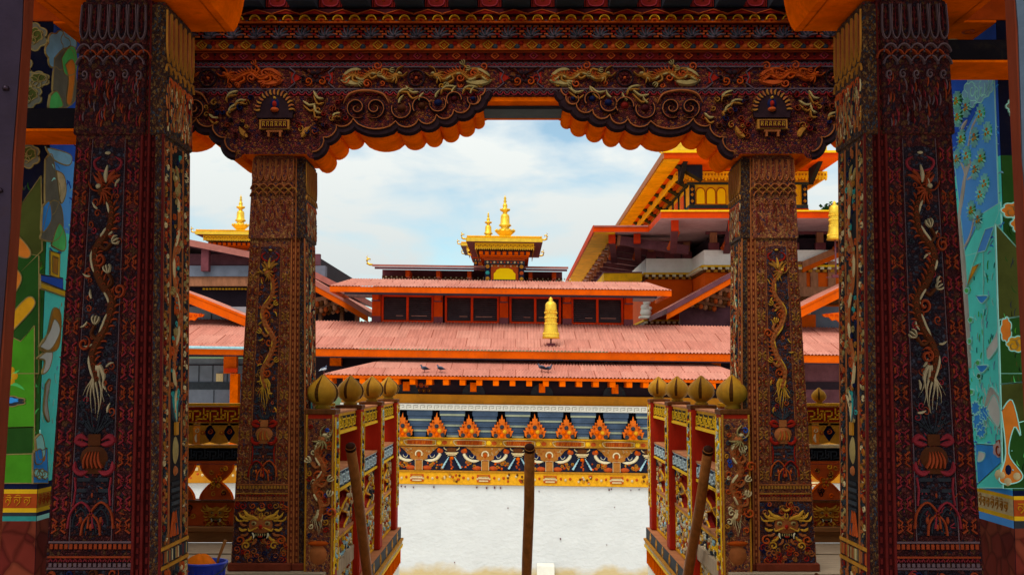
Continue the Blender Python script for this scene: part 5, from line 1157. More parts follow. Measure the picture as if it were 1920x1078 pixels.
# planks stacked in steps, flaming jewels between them
b = MB(); v0, v1 = zw(820.5), zw(770.5); hgt = (v1 - v0) / 5
for k in range(-5, 8):
    c = xw(849) + k * 60.5 * K
    for q in range(5):
        z1 = v1 - q * hgt; wd = .46 - .035 * q; y = DWL - .34 + .055 * q; up_ = (q + k) % 2 == 0
        if q == 4: wd = .22
        b.box(c - wd, c + wd, y, DWL + .045, z1 - hgt * .60, z1 - .003, 'plank_blue'); b.box(c - wd * .985, c + wd * .985, y + .012, DWL + .045, z1 - hgt + .004, z1 - hgt * .60 - .002, 'plank_cream' if up_ else 'plank_blue')
part('stepped_planks', b)
for k in range(-4, 9):
    c = xw(879.9) + k * 60.5 * K; b = MB(); r = wr(b, DWL - .37)
    jx, jy, js = rr.uniform(-.03, .03), rr.uniform(.95, 1.03), rr.uniform(.93, 1.06); c += jx
    def tongue(sx, sy): return (c + sx * js + rr.uniform(-.012, .012), v0 + sy * jy)
    out_ = [(-.22, 0), (-.34, .10), (-.36, .22), (-.40, .33), (-.31, .32), (-.33, .45), (-.25, .44), (-.26, .58), (-.18, .56), (-.18, .70), (-.10, .68), (-.09, .82), (-.04, .80), (0, 1.02)]
    out_ = [(x, y * .88) for x, y in out_]; pts = out_ + [(-x, y) for x, y in out_[-2::-1]]
    r.plate([tongue(*p) for p in pts], .05, 'flame', 'frieze_navy', -.34)
    for g in (-1, 1):
        for (x, y) in ((.26, .2), (.2, .38), (.12, .52)): r.spiral(c + g * x, v0 + y, .05, .022, .11, 'orange_dark', 1.2, 1, g)
    for x, y, m_ in ((-.22, .09, 'slate'), (.22, .09, 'slate'), (0, .09, 'orange'), (-.1, .24, 'orange'), (.1, .24, 'gold_paint'), (0, .40, 'slate')): r.blob(c + x, v0 + y, .095, .095, .16, m_, 10)
    part('flame_jewel', b)
b = MB(); b.box(XA - .06, XB + .06, DWL - .42, DWL + .04, zw(770), zw(758.5), 'white_paint'); r = wr(b, DWL - .42); a_, c_ = zw(769), zw(759.5)
for k in range(56):
    u = XA + .1 + k * .25
    r.stroke([(u, a_ + .02), (u, c_ - .04), (u + .15, c_ - .04), (u + .15, a_ + .07), (u + .07, a_ + .07)], .016, .008, 'cloud_grey', None)
part('white_fret_band', b)
b = MB(); b.box(XA - .04, XB + .04, DWL - .30, DWL + .04, zw(758), zw(741), 'hall_ochre'); part('ochre_band', b)
b = MB(); b.box(XA, XB, DWL - .02, DWL + .046, zw(740.5), zw(705), 'dark_void'); r = wr(b, DWL - .02)
for px in (763, 888, 1016, 1152, 1290): r.plate([(xw(px) + .42 * math.cos(PI * i / 10), zw(740) + .42 * math.sin(PI * i / 10)) for i in range(11)], .05, 'slate'); b.box(xw(px) - .11, xw(px) + .11, DWL - .5, DWL, zw(735), zw(718), 'orange')
for q in range(14): r.flower(xw(738) + q * .10, zw(729) + .1 * (-1) ** q, .10, rr.choice(['rust', 'orange', 'brown_wood']), 'ochre', .03)
part('dark_band', b)
# lower canopy
zE, zR = zat(706, DE), zat(673, 43)
xl0, xl1, xr1, xr0 = xat(606, DE, 700), xat(742, 43, 672), 7.2, 8.6
b = MB(); corr(b, (xl0, DE, zE), (xr0, DE, zE), (xr1, 43, zR), (xl1, 43, zR), 'roof_red', .13, .026, 4); corr(b, (xl0, 43.6, zE), (xl0, DE, zE), (xl1, 43, zR), (xl1, 43.4, zR), 'roof_red', .13, .026); corr(b, (xr0, DE, zE), (xr0, 43.6, zE), (xr1, 43.4, zR), (xr1, 43, zR), 'roof_red', .13, .026)
can = part('canopy_roof', b)
b = MB(); b.box(xl0 + .05, xr0 - .05, DE + .03, DE + .10, zE - .13, zE - .022, 'fascia'); b.box(xl0 + .12, xr0 - .12, DE + .11, 43.5, zE - .09, zE - .03, 'dark_wood'); part('eave_board', b, can)
x = xl0 + .2
while x < xr0 - .1:
    b = MB(); b.box(x - .10, x + .10, DE + .06, DWL, zE - .33, zE - .135, 'orange'); part('rafter', b, can); x += .595
# main roof with its long orange fascia
DM = 42.0; zM = zat(657, DM); DT = 47.0; zT = zat(606, DT); X0, X1 = -19.0, 19.0
b = MB(); corr(b, (X0, DM, zM), (X1, DM, zM), (X1, DT, zT), (X0, DT, zT), 'roof_red', .13, .024, 5); mr = part('main_roof', b)
b = MB(); b.box(X0, X1, DM + .05, DM + .16, zM - .31, zM - .03, 'fascia'); b.box(X0, X1, DM + .17, 46.8, zM - .26, zM - .16, 'dark_wood'); b.box(X0, X1, DM + .02, DM + .08, zM - .36, zM - .312, 'dark_void'); part('fascia', b, mr)
b = MB(); b.tube([(X0, DM - .05, zM - .04), (-9.2, DM - .05, zM - .05)], .055, 'pale_blue', 8); part('gutter', b, mr)
b = MB(); b.box(-17, 17, 43.5, 46.8, zat(674, 43.5), zM - .262, 'dark_void'); b.box(-9.8, 9.8, 43.6, 46.9, zat(745, 43.6), zat(673, 43.6), 'dark_void')
[b.box(xat(p, 43.2) - .22, xat(p, 43.2) + .22, 43.2, 43.59, zat(690, 43.2), zat(673, 43.2), 'orange') for p in (630, 1340)]; part('eave_wall', b)
# clerestory: posts, louvred windows
zc0, zc1 = zat(608, DT), zat(551, DT)
b = MB(); b.box(xat(704, DT), xat(1181, DT), DT + .25, DT + .9, zc0 - .2, zc1 + .3, 'dark_void'); b.box(xat(698, DT), xat(1188, DT), DT + .02, DT + .2, zc1 - .06, zc1 + .25, 'soffit_mauve'); b.box(xat(704, DT), xat(1181, DT), DT + .0, DT + .2, zc0 - .25, zc0 + .02, 'hall_post'); part('clerestory_wall', b)
for px in (706, 822, 945, 1063, 1178):
    x = xat(px, DT); b = MB(); b.box(x - .19, x + .19, DT - .16, DT + .2, zc0 - .3, zc0 + .26, 'post_foot'); b.box(x - .18, x + .18, DT - .15, DT + .19, zc0 + .262, zc1 + .1, 'hall_post'); b.box(x - .14, x + .14, DT - .50, DT - .15, zc1 - .36, zc1 + .02, 'hall_post', .03); b.box(x - .17, x + .17, DT - .48, DT - .15, zc1 - .40, zc1 - .362, 'dark_wood'); part('clerestory_post', b)
for a, c in ((715, 813), (834, 936), (955, 1052), (1071, 1169)):
    x0, x1 = xat(a, DT), xat(c, DT); xm = (x0 + x1) / 2; f = MB(); z0, z1 = zc0 + .02, zc1 - .10
    for (p0, p1) in ((x0, x0 + .09), (xm - .05, xm + .05), (x1 - .09, x1)): f.box(p0, p1, DT - .04, DT + .10, z0, z1, 'fascia_red')
    for (p0, p1) in ((z0, z0 + .09), (z1 - .09, z1)): f.box(x0 + .091, xm - .051, DT - .035, DT + .095, p0, p1, 'fascia_red'); f.box(xm + .051, x1 - .091, DT - .035, DT + .095, p0, p1, 'fascia_red')
    wo = part('louvred_window', f)
    s_ = MB()
    for q in range(11):
        z = z0 + .13 + q * (z1 - z0 - .24) / 11
        for (p0, p1) in ((x0 + .095, xm - .055), (xm + .055, x1 - .095)):
            s_.quad((p0, DT + .02, z), (p1, DT + .02, z), (p1, DT + .09, z + .055), (p0, DT + .09, z + .055), 'louver')
    part('slats', s_, wo)
    s_ = MB(); s_.box(x0 + .6, xm - .2, DT + .12, DT + .16, z0 + .22, z0 + .34, 'roof_red'); s_.box(xm + .15, x1 - .3, DT + .12, DT + .16, z0 + .22, z0 + .34, 'roof_red'); part('far_roof_strip', s_, wo)  # strips behind the slats standing in for the far roof slope
# upper roof
DU = 45.5; zU = zat(540, DU); DV = 48.3; zV = zat(526.5, DV)
x0, x1, x2, x3 = xat(617, DU), xat(1260, DU), xat(1216, DV), xat(660, DV)
b = MB(); corr(b, (x0, DU, zU), (x1, DU, zU), (x2, DV, zV), (x3, DV, zV), 'roof_red', .13, .024, 2); b.quad((x0, 50, zU), (x0, DU, zU), (x3, DV, zV), (x3, DV + .8, zV), 'roof_red'); b.quad((x1, DU, zU), (x1, 50, zU), (x2, DV + .8, zV), (x2, DV, zV), 'roof_red'); ur = part('upper_roof', b)
b = MB(); b.box(x0, x1, DU + .03, DU + .14, zU - .25, zU - .02, 'fascia'); b.box(x0 + .02, x0 + .12, DU + .141, 50, zU - .25, zU - .02, 'fascia'); b.box(x1 - .12, x1 - .02, DU + .141, 50, zU - .25, zU - .02, 'fascia'); b.box(x0 + .3, x1 - .3, DU + .15, 49.5, zU - .20, zU - .10, 'soffit_mauve'); b.box(x0 + .6, x1 - .6, DU + .02, DU + .12, zU - .34, zU - .252, 'dark_void'); part('fascia', b, ur)
# top tier behind
DX = 50.0; zX = zat(499, DX); x0, x1 = xat(697, DX), xat(1066, DX)
b = MB(); b.slab((x0, DX, zX), (x1, DX, zX), (x1 - 1, 57, zX + .7), (x0 + 1, 57, zX + .7), .10, 'roof_red', 'roof_edge', 'soffit_mauve'); tr = part('top_roof', b)
b = MB(); b.box(x0 + .1, x1 - .05, DX + .05, DX + .12, zX - .20, zX - .11, 'post_foot'); 
for px in (762, 820, 879, 995, 1040): b.box(xat(px, DX) - .09, xat(px, DX) + .09, DX + .3, DX + 1.8, zX - .50, zX - .22, 'hall_post')
part('eave_board', b, tr)
b = MB(); b.box(xat(716, 51.8), x1 - .2, 51.8, 56, zat(535, 51.8), zX - .06, 'post_foot'); part('top_wall', b)
b = MB(); b.box(xat(716, 51.7), x1 - .2, 51.6, 51.78, zat(529, 51.6), zat(520, 51.6), 'brown_wood')
for k in range(70): b.box(xat(717, 51.6) + k * .125, xat(717, 51.6) + k * .125 + .06, 51.54, 51.6, zat(524 if k % 2 else 527, 51.6), zat(521 if k % 2 else 524.5, 51.6), 'bone')
part('dentil_row', b)
def horn(mb, p, k, dx, m='gold'):
    """curled corner ornament of a gilt roof"""
    p = Vector(p); pts = [(0, 0), (.3, .02), (.55, .15), (.62, .42), (.45, .62), (.26, .55), (.30, .40)]
    mb.tube([p + Vector((dx * a * k, 0, c * k)) for a, c in pts], [.10 * k, .12 * k, .13 * k, .12 * k, .10 * k, .07 * k, .03 * k], m, 8)
    mb.tube([p + Vector((dx * .5 * k, 0, .5 * k)), p + Vector((dx * .62 * k, 0, .80 * k)), p + Vector((dx * .50 * k, 0, .95 * k))], [.07 * k, .05 * k, .01 * k], m, 6)
b = MB(); horn(b, (x0 + .02, DX + .05, zX - .02), .45, -1); part('corner_horn', b, tr)
SP = [(85, 515), (80, 497), (45, 483), (40, 452), (50, 442), (100, 397), (99, 383), (50, 372), (40, 352), (66, 336), (60, 326), (48, 310), (45, 245), (38, 226), (22, 216), (24, 200), (50, 186), (48, 173), (20, 162), (25, 140), (20, 120), (10, 110), (18, 95), (10, 82), (14, 65), (5, 45), (.5, 28)]
def lantern(label, px, d, k, py_base, tilt=True):
    """small gilt-roofed pavilion on a roof; k scales the main one"""
    u = k * d / 2100; c = at(px, py_base, d); x = c.x; z0 = c.z; Y = lambda py: z0 + (530 - py) * u
    o = thing('roof_pavilion', label, 'pavilion', T(x, d, z0))
    def pt(n, b, par=None):
        b.warp(T); return b.build(n, par or o)
    dd = 4.2 * k
    b = MB(); b.box(x - 35 * u, x + 35 * u, d + .12, d + dd - .12, Y(545), Y(488), 'frieze_navy'); pt('body', b)
    for g in (-1, 1):
        b = MB(); r = Rel(b, (x + g * 32 * u, d, 0), (1, 0, 0), (0, 0, 1)); b.box(x + g * 32 * u - 5 * u, x + g * 32 * u + 5 * u, d, d + .2, Y(545), Y(488), 'frieze_navy')
        for v, m_ in ((500, 'ochre'), (512, 'rust' if g > 0 else 'teal'), (523, 'ochre')): r.blob(0, Y(v), 4 * u, 4 * u, .04, m_, 9)
        r.rect(-5 * u, 5 * u, Y(494), Y(489), .03, 'cream'); pt('post', b)
    b = MB(); r = Rel(b, (x, d + .11, 0), (1, 0, 0), (0, 0, 1)); r.rect(-26 * u, 26 * u, Y(529), Y(496), .03, 'rust'); r.rect(-24 * u, 24 * u, Y(529), Y(524.5), .06, 'slate')
    for q in range(9): r.blob((-24 + 6 * q) * u, Y(498.5), 2.6 * u, 2 * u, .06, 'ochre' if q % 2 else 'cream', 7)
    wf = pt('window', b)
    b = MB(); r = Rel(b, (x, d + .11, 0), (1, 0, 0), (0, 0, 1)); r.plate([(-20.5 * u, Y(524)), (20.5 * u, Y(524)), (20.5 * u, Y(513)), (17 * u, Y(510)), (15 * u, Y(506)), (8 * u, Y(503)), (-8 * u, Y(503)), (-15 * u, Y(506)), (-17 * u, Y(510)), (-20.5 * u, Y(513))], .07, 'window_yellow'); pt('pane', b, wf)
    b = MB(); b.box(x - 38 * u, x + 38 * u, d - .04, d + dd, Y(495.5), Y(489), 'slate'); r = Rel(b, (x, d - .04, 0), (1, 0, 0), (0, 0, 1))
    for q in range(11): r.blob((-32 + 6.4 * q) * u, Y(492), 2.2 * u, 2.2 * u, .04, 'rust' if q % 2 else 'cream', 7)
    for q, (wd, a, e) in enumerate(((38, 488.5, 485.5), (42, 485, 482), (46, 481.5, 479.5))): b.box(x - wd * u, x + wd * u, d - .08 * (q + 1), d + dd + .08 * (q + 1), Y(a), Y(e), ('rust', 'orange_dark', 'orange')[q])
    b.box(x - 46 * u, x + 46 * u, d - .20, d + dd, Y(479), Y(472), 'dark_wood')
    for q in range(9): b.box(x + (-44 + 11 * q - 3.4) * u, x + (-44 + 11 * q + 3.4) * u, d - .34, d - .2, Y(479), Y(473), 'orange')
    pt('cornice', b)
    b = MB(); b.box(x - 55 * u, x + 55 * u, d - .62, d - .58, Y(469), Y(458.5), 'roof_gold'); b.box(x - 55 * u, x - 54 * u, d - .579, d + dd + .3, Y(469), Y(458.5), 'roof_gold'); b.box(x + 54 * u, x + 55 * u, d - .579, d + dd + .3, Y(469), Y(458.5), 'roof_gold'); r = Rel(b, (x, d - .62, 0), (1, 0, 0), (0, 0, 1))
    for q in range(28): r.leaf((-54 + 4 * q) * u, Y(468), -PI / 2, 3.4 * u, 3 * u, .03, 'gold'); r.blob((-52 + 4 * q) * u, Y(463 + 2 * (q % 2)), 1.6 * u, 1.6 * u, .03, 'ochre', 6)
    pt('valance', b)
    b = MB(); W = 71 * u; f, k2 = d - 1.0 * k, d + dd + 1.0 * k
    b.slab((x - W, f, Y(451)), (x + W, f, Y(451)), (x + W * .98, k2, Y(451)), (x - W * .98, k2, Y(451)), 7 * u, 'roof_gold', 'gold', 'dark_wood'); b.slab((x - W * .97, f + .1, Y(447)), (x + W * .97, f + .1, Y(447)), (x + W * .9, k2 - .1, Y(447)), (x - W * .9, k2 - .1, Y(447)), 3.8 * u, 'roof_gold', 'eave_ochre')
    for q in range(47): b.lathe((x + W * .97 * (-1 + q / 23), f + .08, Y(450)), [(.9 * u, 0), (1.1 * u, 2 * u), (.3 * u, 4 * u)], 'roof_gold', 6)
    ro = pt('gilt_roof', b)
    for sx in (-1, 1):
        for yy in (f, k2): b = MB(); horn(b, (x + sx * W * .99, yy, Y(454)), 15 * u, sx); pt('corner_horn', b, ro)
    b = MB(); b.lathe((x, d + dd / 2, 0), [(a / 5.99 * u * 1.15, Y(446) + (515 - c_) / 5.99 * u * 1.2) for a, c_ in SP], 'gold', 18)
    for a, yy in ((100, 390), (50, 178)):
        for q in range(12): th = 2 * PI * q / 12; b.lathe((x + a / 5.99 * u * 1.1 * math.cos(th), d + dd / 2 + a / 5.99 * u * 1.1 * math.sin(th), Y(446) + (515 - yy) / 5.99 * u * 1.2), [(1.6 * u * a / 100, -.02), (2.2 * u * a / 100, 1.5 * u), (.2 * u, 4.2 * u * a / 100)], 'gold', 6)
    pt('spire', b, ro)
    return o
lantern('small pavilion with gilded roof, yellow window and tall spire on the ridge of the hall', 946, 49, 1.0, 530)
lantern('second gilded roof pavilion half hidden behind the larger one on the hall roof', 914, 56.5, .70, 515)
lantern('gilded roof pavilion above the red roof of the left wing', 432, 54, .84, 511)
# gilt banners
BN = [(52, 820), (49, 806), (41, 765), (36, 735), (34, 720), (36, 716), (34, 700), (33, 660), (36, 656), (33, 645), (32, 622), (27, 612), (17, 604), (9, 600), (13, 592), (9, 586), (3, 578)]
def banner(label, px, py0, py1, d, foot, tilt=True):
    u = (at(px, py0, d).z - at(px, py1, d).z) / 242; c = at(px, py1, d); f = T if tilt else (lambda *a: a)
    o = thing('victory_banner', label, 'roof ornament', f(c.x, d, c.z), 'gilded banners on the roofs')
    b = MB(); b.lathe((c.x, d, c.z), [(a * u, (820 - y) * u) for a, y in BN], 'gold', 26)
    for k in range(26):
        a = 2 * PI * k / 26; b.lathe((c.x + 45 * u * math.cos(a), d + 45 * u * math.sin(a), c.z + 26 * u), [(1 * u, -8 * u), (5 * u, 0), (1 * u, 10 * u)], 'gold', 6)
    for zz in (86, 122, 150):
        for k in range(16): a = 2 * PI * k / 16; b.lathe((c.x + 34 * u * math.cos(a), d + 34 * u * math.sin(a), c.z + zz * u), [(1 * u, -7 * u), (6 * u, 0), (1 * u, 8 * u)], 'gold', 6)
    b.warp(f); b.build('drum', o)
    b = MB(); b.tube([(c.x, d, c.z - foot), (c.x, d, c.z + .02)], 5 * u, 'dark_wood', 8); b.box(c.x - 24 * u, c.x + 24 * u, d - .1, d + .1, c.z - foot, c.z - foot + 18 * u, 'post_foot'); b.box(c.x - 60 * u, c.x + 60 * u, d - .02, d + .02, c.z - foot + .0, c.z - foot + 4 * u, 'dark_wood'); b.warp(f); b.build('stand', o)
    return o
kM = (zT - zM) / (DT - DM)
cb = at(1033, 634, 42.9); banner('gilded bell shaped banner standing on the red main roof of the hall', 1033, 556, 634, 42.9, cb.z - (zM + .9 * kM) + .03)
banner('large gilded banner at the right wing, beside the right near column', 1566, 377, 450, 47.0, 1.6, False)
# white block at the foot of the wall
b = MB(); b.box(xw(1006), xw(1038), DWL - .6, DWL - .003, GZ - .3, zw(1054), 'whitewash', .02); b.warp(T); tag(b.build('kerb_block', None, (xw(1022), DWL - .3, GZ)), 'low white block against the foot of the white wall', 'block')

# ------------------------------------------------------------------ wings, left and right of the hall
def rake(mb, pts, d0, d1, th, top, edge, under, fth=None):
    """roof slab whose end, given by photo points from its low to its high side, faces the viewer at depth d0"""
    q = [at(px, py, d0) for px, py in pts]
    for i in range(len(q) - 1):
        a, c = q[i], q[i + 1]
        A, B = Vector(a), Vector(c); A2, B2 = Vector((a.x, d1, a.z)), Vector((c.x, d1, c.z))
        if c.x > a.x: mb.slab(A, B, B2, A2, th, top, edge, under)
        else: mb.slab(B, A, A2, B2, th, top, edge, under)
        if fth:
            for (u, v) in ((A, B),):
                o = Vector((0, .03, -th - .003)); lo = Vector((0, 0, -fth))
                vs = [u + o, v + o, v + o + lo, u + o + lo]; vs += [p + Vector((0, .09, 0)) for p in vs]
                mb.add(vs, [(0, 1, 2, 3), (7, 6, 5, 4), (0, 4, 5, 1), (2, 6, 7, 3), (1, 5, 6, 2), (0, 3, 7, 4)], 'fascia')
def wing(name_label, mir, seed):
    m_ = (lambda px: px) if not mir else (lambda px: 1925 - px)
    X = lambda px, d, py=600: xat(m_(px), d, py)
    o = thing('side_wing', name_label, 'building', (X(300, 50), 50, GZ))
    def bx(b, p0, p1, d0, d1, y0, y1, m, d=None): b.box(X(p0, d0, (y0 + y1) / 2), X(p1, d0, (y0 + y1) / 2), d0, d1, zat(y1, d0), zat(y0, d0), m)
    b = MB()
    U = [(645, 537), (594, 511), (465, 471), (350, 448), (150, 415)] if not mir else [(420, 490), (358, 464), (200, 405)]
    rake(b, [(m_(x), y) for x, y in U], 52, 74, .30, 'roof_red', 'roof_edge' if not mir else 'wood_mid', 'dark_wood', .0 if not mir else .22); b.build('upper_roof', o)
    b = MB(); rake(b, [(m_(x), y) for x, y in [(690, 583), (640, 552), (594, 527), (548, 500)]] if not mir else [(m_(x), y) for x, y in [(675, 578), (616, 545), (557, 512), (520, 492)]], 49, 60, .24, 'roof_red', 'roof_edge' if not mir else 'dark_wood', 'dark_wood', .26); b.build('middle_roof', o)
    b = MB(); rake(b, [(m_(x), y) for x, y in [(466, 594), (405, 569), (350, 547), (220, 500)]] if not mir else [(m_(x), y) for x, y in [(455, 588), (420, 573), (358, 542), (220, 478)]], 45.5, 49, .10, 'roof_red', 'fascia', 'dark_wood', .34); b.build('lower_roof', o)
    def gable(pts, d, ybase, m):                              # wall under a roof end, set back so that the eave shows
        q = [at(m_(x), y, d) for x, y in pts]; zb2 = zat(ybase, d); b_ = MB()
        ol = [(p.x, p.z - .35) for p in q]; ol = sorted(ol); ol = [(ol[0][0], zb2)] + ([(ol[-1][0], zb2)] + ol[::-1])
        b_.prism_y([(x, z) for x, z in ol], d, d + .3, m); return b_
    if not mir: gable([(672, 580), (640, 562), (594, 536), (520, 500)], 51, 640, 'dark_void').build('gable_wall', o)
    else: gable([(650, 572), (616, 553), (557, 521), (470, 470)], 50.6, 640, 'dark_wood').build('gable_wall', o)
    for k, (px, py) in enumerate(((650, 574), (628, 572), (612, 562)) if not mir else ((628, 566), (600, 556), (575, 545))):
        b = MB(); c = at(m_(px), py, 49.6); s = -1 if mir else 1
        for q in range(6): b.lathe((c.x - s * q * .22, 49.6 + q * .12, c.z - .25 - .03 * q), [(.03, 0), (.10, .06), (.11, .18), (.04, .26)], ('wood_mid', 'brown_wood', 'rust')[q % 3], 8)
        b.bar((c.x + s * .2, 49.7, c.z + .10), (c.x - s * 1.6, 50.5, c.z - .1), .2, .2, 'wood_mid'); b.build('carved_bracket', o)
    b = MB(); bx(b, 60, 585, 53.5, 70, 475, 640, 'dark_void'); bx(b, 60, 600, 53.2, 53.49, 476, 497, 'dark_wood'); b.build('loft_wall', o)
    b = MB()
    if not mir:
        bx(b, 60, 610, 52.6, 53.1, 498, 518, 'steel_grey'); bx(b, 60, 600, 52.7, 53.1, 518.5, 536, 'wood_mid')
        for p in (384, 500, 560): bx(b, p - 7, p + 7, 52.2, 52.59, 462, 508, 'post_foot')
        for k in range(14): bx(b, 380 + 6 * k, 384 + 6 * k, 53.05, 53.15, 540, 543, 'gold_paint')
        for p in (600, 640, 668): bx(b, p - 3, p + 3, 50.4, 50.8, 585, 620, 'wood_mid')
    else:
        for p in (365, 398, 420, 440): bx(b, p - 7, p + 7, 52.2, 52.6, 490, 552, 'wood_mid')
        bx(b, 200, 450, 52.1, 52.19, 538, 556, 'wood_mid'); bx(b, 200, 450, 52.15, 52.6, 556.5, 570, 'brown_wood'); bx(b, 200, 430, 52.3, 52.6, 494, 500, 'brown_wood')
        pass
    b.build('loft_frame', o)
    b = MB(); bx(b, 60, 520, 48.0, 52, 575, 640, 'stone_grey' if not mir else 'steel_grey')
    if not mir:
        for p in (395, 432): bx(b, p, p + 1.2, 47.97, 48, 588, 622, 'slate')
        bx(b, 440, 458, 47.6, 48, 590, 625, 'wood_mid')
    else: bx(b, 395, 440, 47.5, 48, 590, 640, 'fascia'); bx(b, 405, 425, 47.4, 47.49, 586, 589, 'bone')
    b.build('attic_wall', o)
    b = MB(); c = at(m_(356), 595, 45.8); r = Rel(b, (c.x, c.y, c.z), (1, 0, 0), (0, 0, 1)); s = 1 if not mir else -1
    r.plate([(s * -.5, .26), (s * .62, .12), (s * .55, .02), (s * .35, .0), (s * .22, -.14), (s * .05, -.10), (s * -.10, -.24), (s * -.3, -.14), (s * -.5, -.2)], .12, 'fascia'); 
    for k in range(5): r.spiral(s * (-.35 + .2 * k), .02 + .02 * k, .08, .03, .14, 'fascia_red', 1.4, 0, s)
    b.build('cloud_bracket', o)
    # wall under the main roof
    D2 = 44.2
    b = MB(); bx(b, -60, 500, D2, 47, 672, 762, 'steel_grey' if not mir else 'dark_wood'); bx(b, -60, 500, D2 - .05, D2 - .001, 716, 730, 'slate' if not mir else 'dark_void')
    if not mir:
        for p in (372, 398, 425): bx(b, p, p + 1.2, D2 - .04, D2 - .001, 685, 715, 'slate'); 
        bx(b, -60, 500, D2 - .05, D2 - .001, 683, 685, 'dark_void'); bx(b, 400, 401, D2 - .04, D2 - .001, 731, 758, 'slate'); bx(b, 405, 418, D2 - .06, D2 - .001, 700, 715, 'cream')
    b.build('gallery_wall', o)
    b = MB(); bx(b, 419, 443, 43.6, 43.9, 668, 700, 'fascia'); bx(b, 430, 445, 43.5, 43.9, 700.5, 840, 'orange'); bx(b, 421, 445, 43.4, 43.49, 690, 698, 'fascia_red'); b.build('bracket_post', o)
    b = MB(); bx(b, -60, 500, D2 - .1, 47, 762.5, 820, 'frieze_navy'); bx(b, -60, 500, D2 - .2, 47, 820.5, 840, 'ochre'); bx(b, -60, 500, D2 - .1, 47, 840.5, 872, 'frieze_navy'); bx(b, -60, 500, D2 - .2, 47, 872.5, 905, 'hall_ochre')
    for k in range(26): bx(b, 200 + 11 * k, 206 + 11 * k, D2 - .25, D2 - .2, 876, 882, 'cream'); bx(b, 200 + 22 * k, 212 + 22 * k, D2 - .2, D2 - .1, 845, 868, 'rust')
    b.build('painted_band', o)
    b = MB(); b.box(X(-60, D2), X(500, D2), D2, 47, GZ - .3, zat(905.5, D2), 'wall_white'); b.build('white_wall', o)
    return o
wing('left courtyard wing with red and orange gable roofs and grey panelled wall', False, 1)
wing('right courtyard wing with brown timber loft, orange gable edge and dark wall', True, 2)

# ------------------------------------------------------------------ central tower, behind on the right
tw = thing('temple_tower', 'tall temple tower with gilded top roof and orange walls behind the hall', 'building', (11, 60, 0))
ZE = at(1114, 424, 52.5).z
xA = at(1114, 424, 52.5).x; xS = at(1216, 432, 52.5).x
def W(b, n, par=None): return b.build(n, par or tw)
# lower (red) roof: recessed left part and projecting middle part
b = MB(); th = .28
b.slab((xA, 52.5, ZE), (xS, 52.5, ZE), (xS, 82, ZE), (xA, 82, ZE), th, 'roof_gold', 'tower_fascia', 'soffit_mauve'); b.slab((xS + .004, 48, ZE), (22, 48, ZE), (22, 82, ZE), (xS + .004, 82, ZE), th, 'roof_gold', 'tower_fascia', 'soffit_mauve'); lr = W(b, 'lower_roof')
b = MB(); b.box(xA + .02, xA + 1.0, 52.6, 82, ZE - th - .06, ZE - th - .002, 'eave_ochre'); b.box(xA - .02, xS - .02, 52.46, 52.5, ZE - .04, ZE + .03, 'roof_edge'); b.box(xA - .05, xA, 52.5, 82, ZE - .30, ZE + .04, 'tower_fascia'); b.box(xS, 22, 47.95, 48.1, ZE + .002, ZE + .07, 'yellow'); W(b, 'eave_trim', lr)
def rafter(b, p, q, w_, h_, m, tip='fascia_red'):
    p, q = Vector(p), Vector(q); b.bar(p, q, w_, h_, m); d = (q - p).normalized(); b.bar(q - d * .02, q + d * .14, w_ * 1.1, h_ * 1.15, tip)
for k in range(11):                                            # carved rafters under the long left eave
    y = 53.6 + k * 2.6; b = MB(); rafter(b, (xA + 4.6, y, ZE - th - .75), (xA + 1.3, y, ZE - th - .28), .38, .42, 'dark_wood', 'wood_mid'); b.bar((xA + 4.4, y + .6, ZE - th - .5), (xA + .9, y + .6, ZE - th - .16), .9, .10, 'wood_mid'); W(b, 'rafter', lr)
for x, y0, y1 in ((xA + .9, 56.5, 53.2), (xA + 2.1, 56.5, 53.2), (xS + .7, 52.2, 48.7), (xS + 3.2, 52.2, 48.7), (xS + 5.8, 52.2, 48.7), (xS + 8.4, 52.2, 48.7)):
    b = MB(); rafter(b, (x + .4, y0, ZE - th - .85), (x, y1, ZE - th - .22), .30, .46, 'dark_wood'); r = Rel(b, (x - .01, y0, ZE - th - .8), (0, -1, .17), (0, .17, 1))
    for q in range(6): b.lathe((x + .2, y0 - .4 - q * .45, ZE - th - .95 + q * .085), [(.10, 0), (.16, .1), (.1, .2)], 'rust', 8)
    W(b, 'carved_bracket', lr)
# storey under it: dark windows, white band, cornice, orange wall
xw0, xst = at(1211, 485, 56).x, at(1297, 485, 56).x; zw1, zw0 = zat(485, 56), zat(511.5, 56)
def ring_boxes(b, z0, z1, m, grow=0.0):
    b.box(xw0 - grow, xst, 56 - grow, 80, z0, z1, m); b.box(xst - grow + .002, 20, 52.3 - grow, 80.01, z0, z1 - .001, m)
b = MB(); ring_boxes(b, zw1 + .002, ZE - th - .3, 'dark_void', -.25)
for x, y in [(xw0 + .1 + .9 * k, 55.98) for k in range(3)] + [(xst + .3 + 1.25 * k, 52.3) for k in range(8)]: b.box(x, x + .32, y, y + .2, zw1 + .003, ZE - th - .05, 'wood_mid'); b.box(x - .08, x + .40, y - .08, y + .2, zw1 + .003, zw1 + .34, 'post_foot')
b.box(xw0 + .05, xst, 56.02, 56.15, zw1 + .75, zw1 + .9, 'post_foot'); b.box(xst + .1, 20, 52.34, 52.45, zw1 + .75, zw1 + .9, 'post_foot'); W(b, 'window_storey')
M['white_brick'] = mat('white_brick', (.9, .9, .89), rough=.85, var=.08, scale=2, bump=.5, bscale=4, grime=.12, gcol=(.3, .28, .27))
b = MB(); ring_boxes(b, zw0, zw1, 'white_brick'); W(b, 'white_band')
